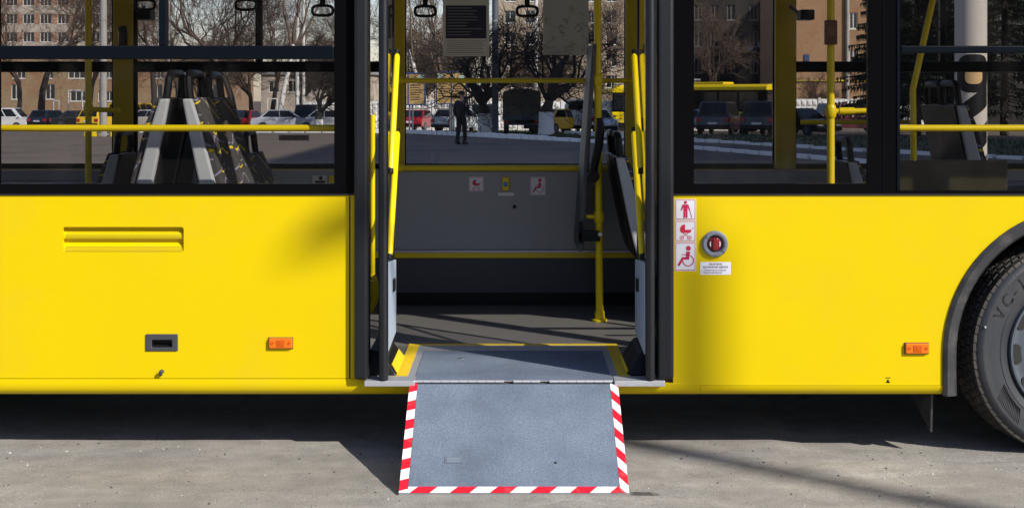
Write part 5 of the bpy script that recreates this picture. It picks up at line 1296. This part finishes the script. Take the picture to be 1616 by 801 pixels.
# ------------------------------------------------------------------ the walking man
d = 51; mn = thing('person', 'man in dark jacket, dark trousers and cap walking across the yard', 'person', (AX(728, d), d-6.7, 0), R(62)); mn.scale = (1.06, 1.06, 1.07)
def skinned(name, verts, edges, m, parent, sub=1):
    me = bpy.data.meshes.new(name); me.from_pydata([v[:3] for v in verts], edges, []); me.materials.append(m); o = link(name, me, parent)
    sk = o.modifiers.new('skin', 'SKIN'); sk.use_smooth_shade = True
    for i, v in enumerate(verts): me.skin_vertices[0].data[i].radius = v[3] if isinstance(v[3], tuple) else (v[3], v[3])
    me.skin_vertices[0].data[0].use_root = True
    ss = o.modifiers.new('sub', 'SUBSURF'); ss.levels = sub; ss.render_levels = sub
    return o
# x forward, y left; mid-stride, head turned forward
V = [(0,0,.96,(.095,.08)), (0,0,1.15,(.10,.08)), (.01,0,1.36,(.12,.085)), (.02,0,1.50,.065), (.035,0,1.57,.055), (.05,0,1.66,(.078,.09)), (.05,0,1.745,(.07,.085)), (.145,0,1.66,.018),
     (.02,.19,1.43,.062), (-.05,.235,1.16,.047), (.06,.235,.93,.036), (.085,.235,.87,.034),
     (.02,-.19,1.43,.062), (.03,-.235,1.15,.047), (.13,-.235,.94,.036), (.155,-.235,.885,.034),
     (.0,.09,.90,.07), (-.03,.09,.50,.062), (-.13,.09,.12,.044), (-.02,.09,.05,.034),
     (.0,-.09,.90,.07), (.09,-.09,.50,.062), (.08,-.09,.10,.044), (.21,-.09,.055,.034)]
E = [(0,1),(1,2),(2,3),(3,4),(4,5),(5,6),(5,7),(2,8),(8,9),(9,10),(10,11),(2,12),(12,13),(13,14),(14,15),(0,16),(16,17),(17,18),(18,19),(0,20),(20,21),(21,22),(22,23)]
for b in (11, 15):                                             # five fingers on each hand
    x, y, z, _ = V[b]
    for k, (dx, dy, L) in enumerate(((.035, .0, .055), (.022, .006, .085), (.006, .004, .092), (-.010, .002, .085), (-.024, 0, .07))):
        i = len(V); V += [(x+dx, y+dy, z-L*.55, .010), (x+dx+.012, y+dy, z-L, .008)]; E += [(b, i), (i, i+1)]
bodyo = skinned('body', V, E, M['skin'], mn)
J = [(0,0,.82,(.172,.14)), (0,0,1.15,(.175,.145)), (.01,0,1.37,(.19,.14)), (.02,0,1.50,(.09,.08)), (.02,.19,1.44,.085), (-.05,.24,1.16,.066), (.055,.238,.94,.055), (.02,-.19,1.44,.085), (.03,-.24,1.15,.066), (.125,-.238,.95,.055)]
skinned('jacket', J, [(0,1),(1,2),(2,3),(2,4),(4,5),(5,6),(2,7),(7,8),(8,9)], M['jacket'], mn)
Tt = [(0,0,1.06,(.14,.115)), (.0,.09,.88,.112), (-.03,.09,.50,.085), (-.13,.09,.11,.068), (.0,-.09,.88,.112), (.09,-.09,.50,.085), (.08,-.09,.10,.068)]
skinned('trousers', Tt, [(0,1),(1,2),(2,3),(0,4),(4,5),(5,6)], M['trousers'], mn)
for (x, y, z, a) in ((-.14, .09, .03, .25), (.08, -.09, 0, 0)):
    s = MB(); s.prism([(-.10, .0), (.20, .0), (.20, .045), (.10, .085), (.02, .13), (-.10, .12)], -.05, .05, 'y'); o = s.build('shoe', M['shoe'], mn, bevel=.02); o.location = (x, y, z); o.rotation_euler = (0, a, 0)
s = MB(); s.tube([(.03, 0, 1.70), (.03, 0, 1.76), (.03, 0, 1.80), (.03, 0, 1.815)], [.105, .112, .095, .03], 14); s.prism([(.10, -.06), (.185, -.03), (.185, .03), (.10, .06)], 1.705, 1.72, 'z'); s.build('cap', M['jacket'], mn, smooth=True)
for sy in (-1, 1): s = MB(); s.box(.118, .128, sy*.03-.012, sy*.03+.012, 1.672, 1.684); s.build('eye', M['plastic'], mn)
s = MB(); s.box(.12, .132, -.025, .025, 1.60, 1.608); s.build('mouth', M['red_knob'], mn)
for sy in (-1, 1): s = MB(); s.box(.03, .065, sy*.088-.012, sy*.088+.012, 1.63, 1.70); s.build('ear', M['skin'], mn, bevel=.01)
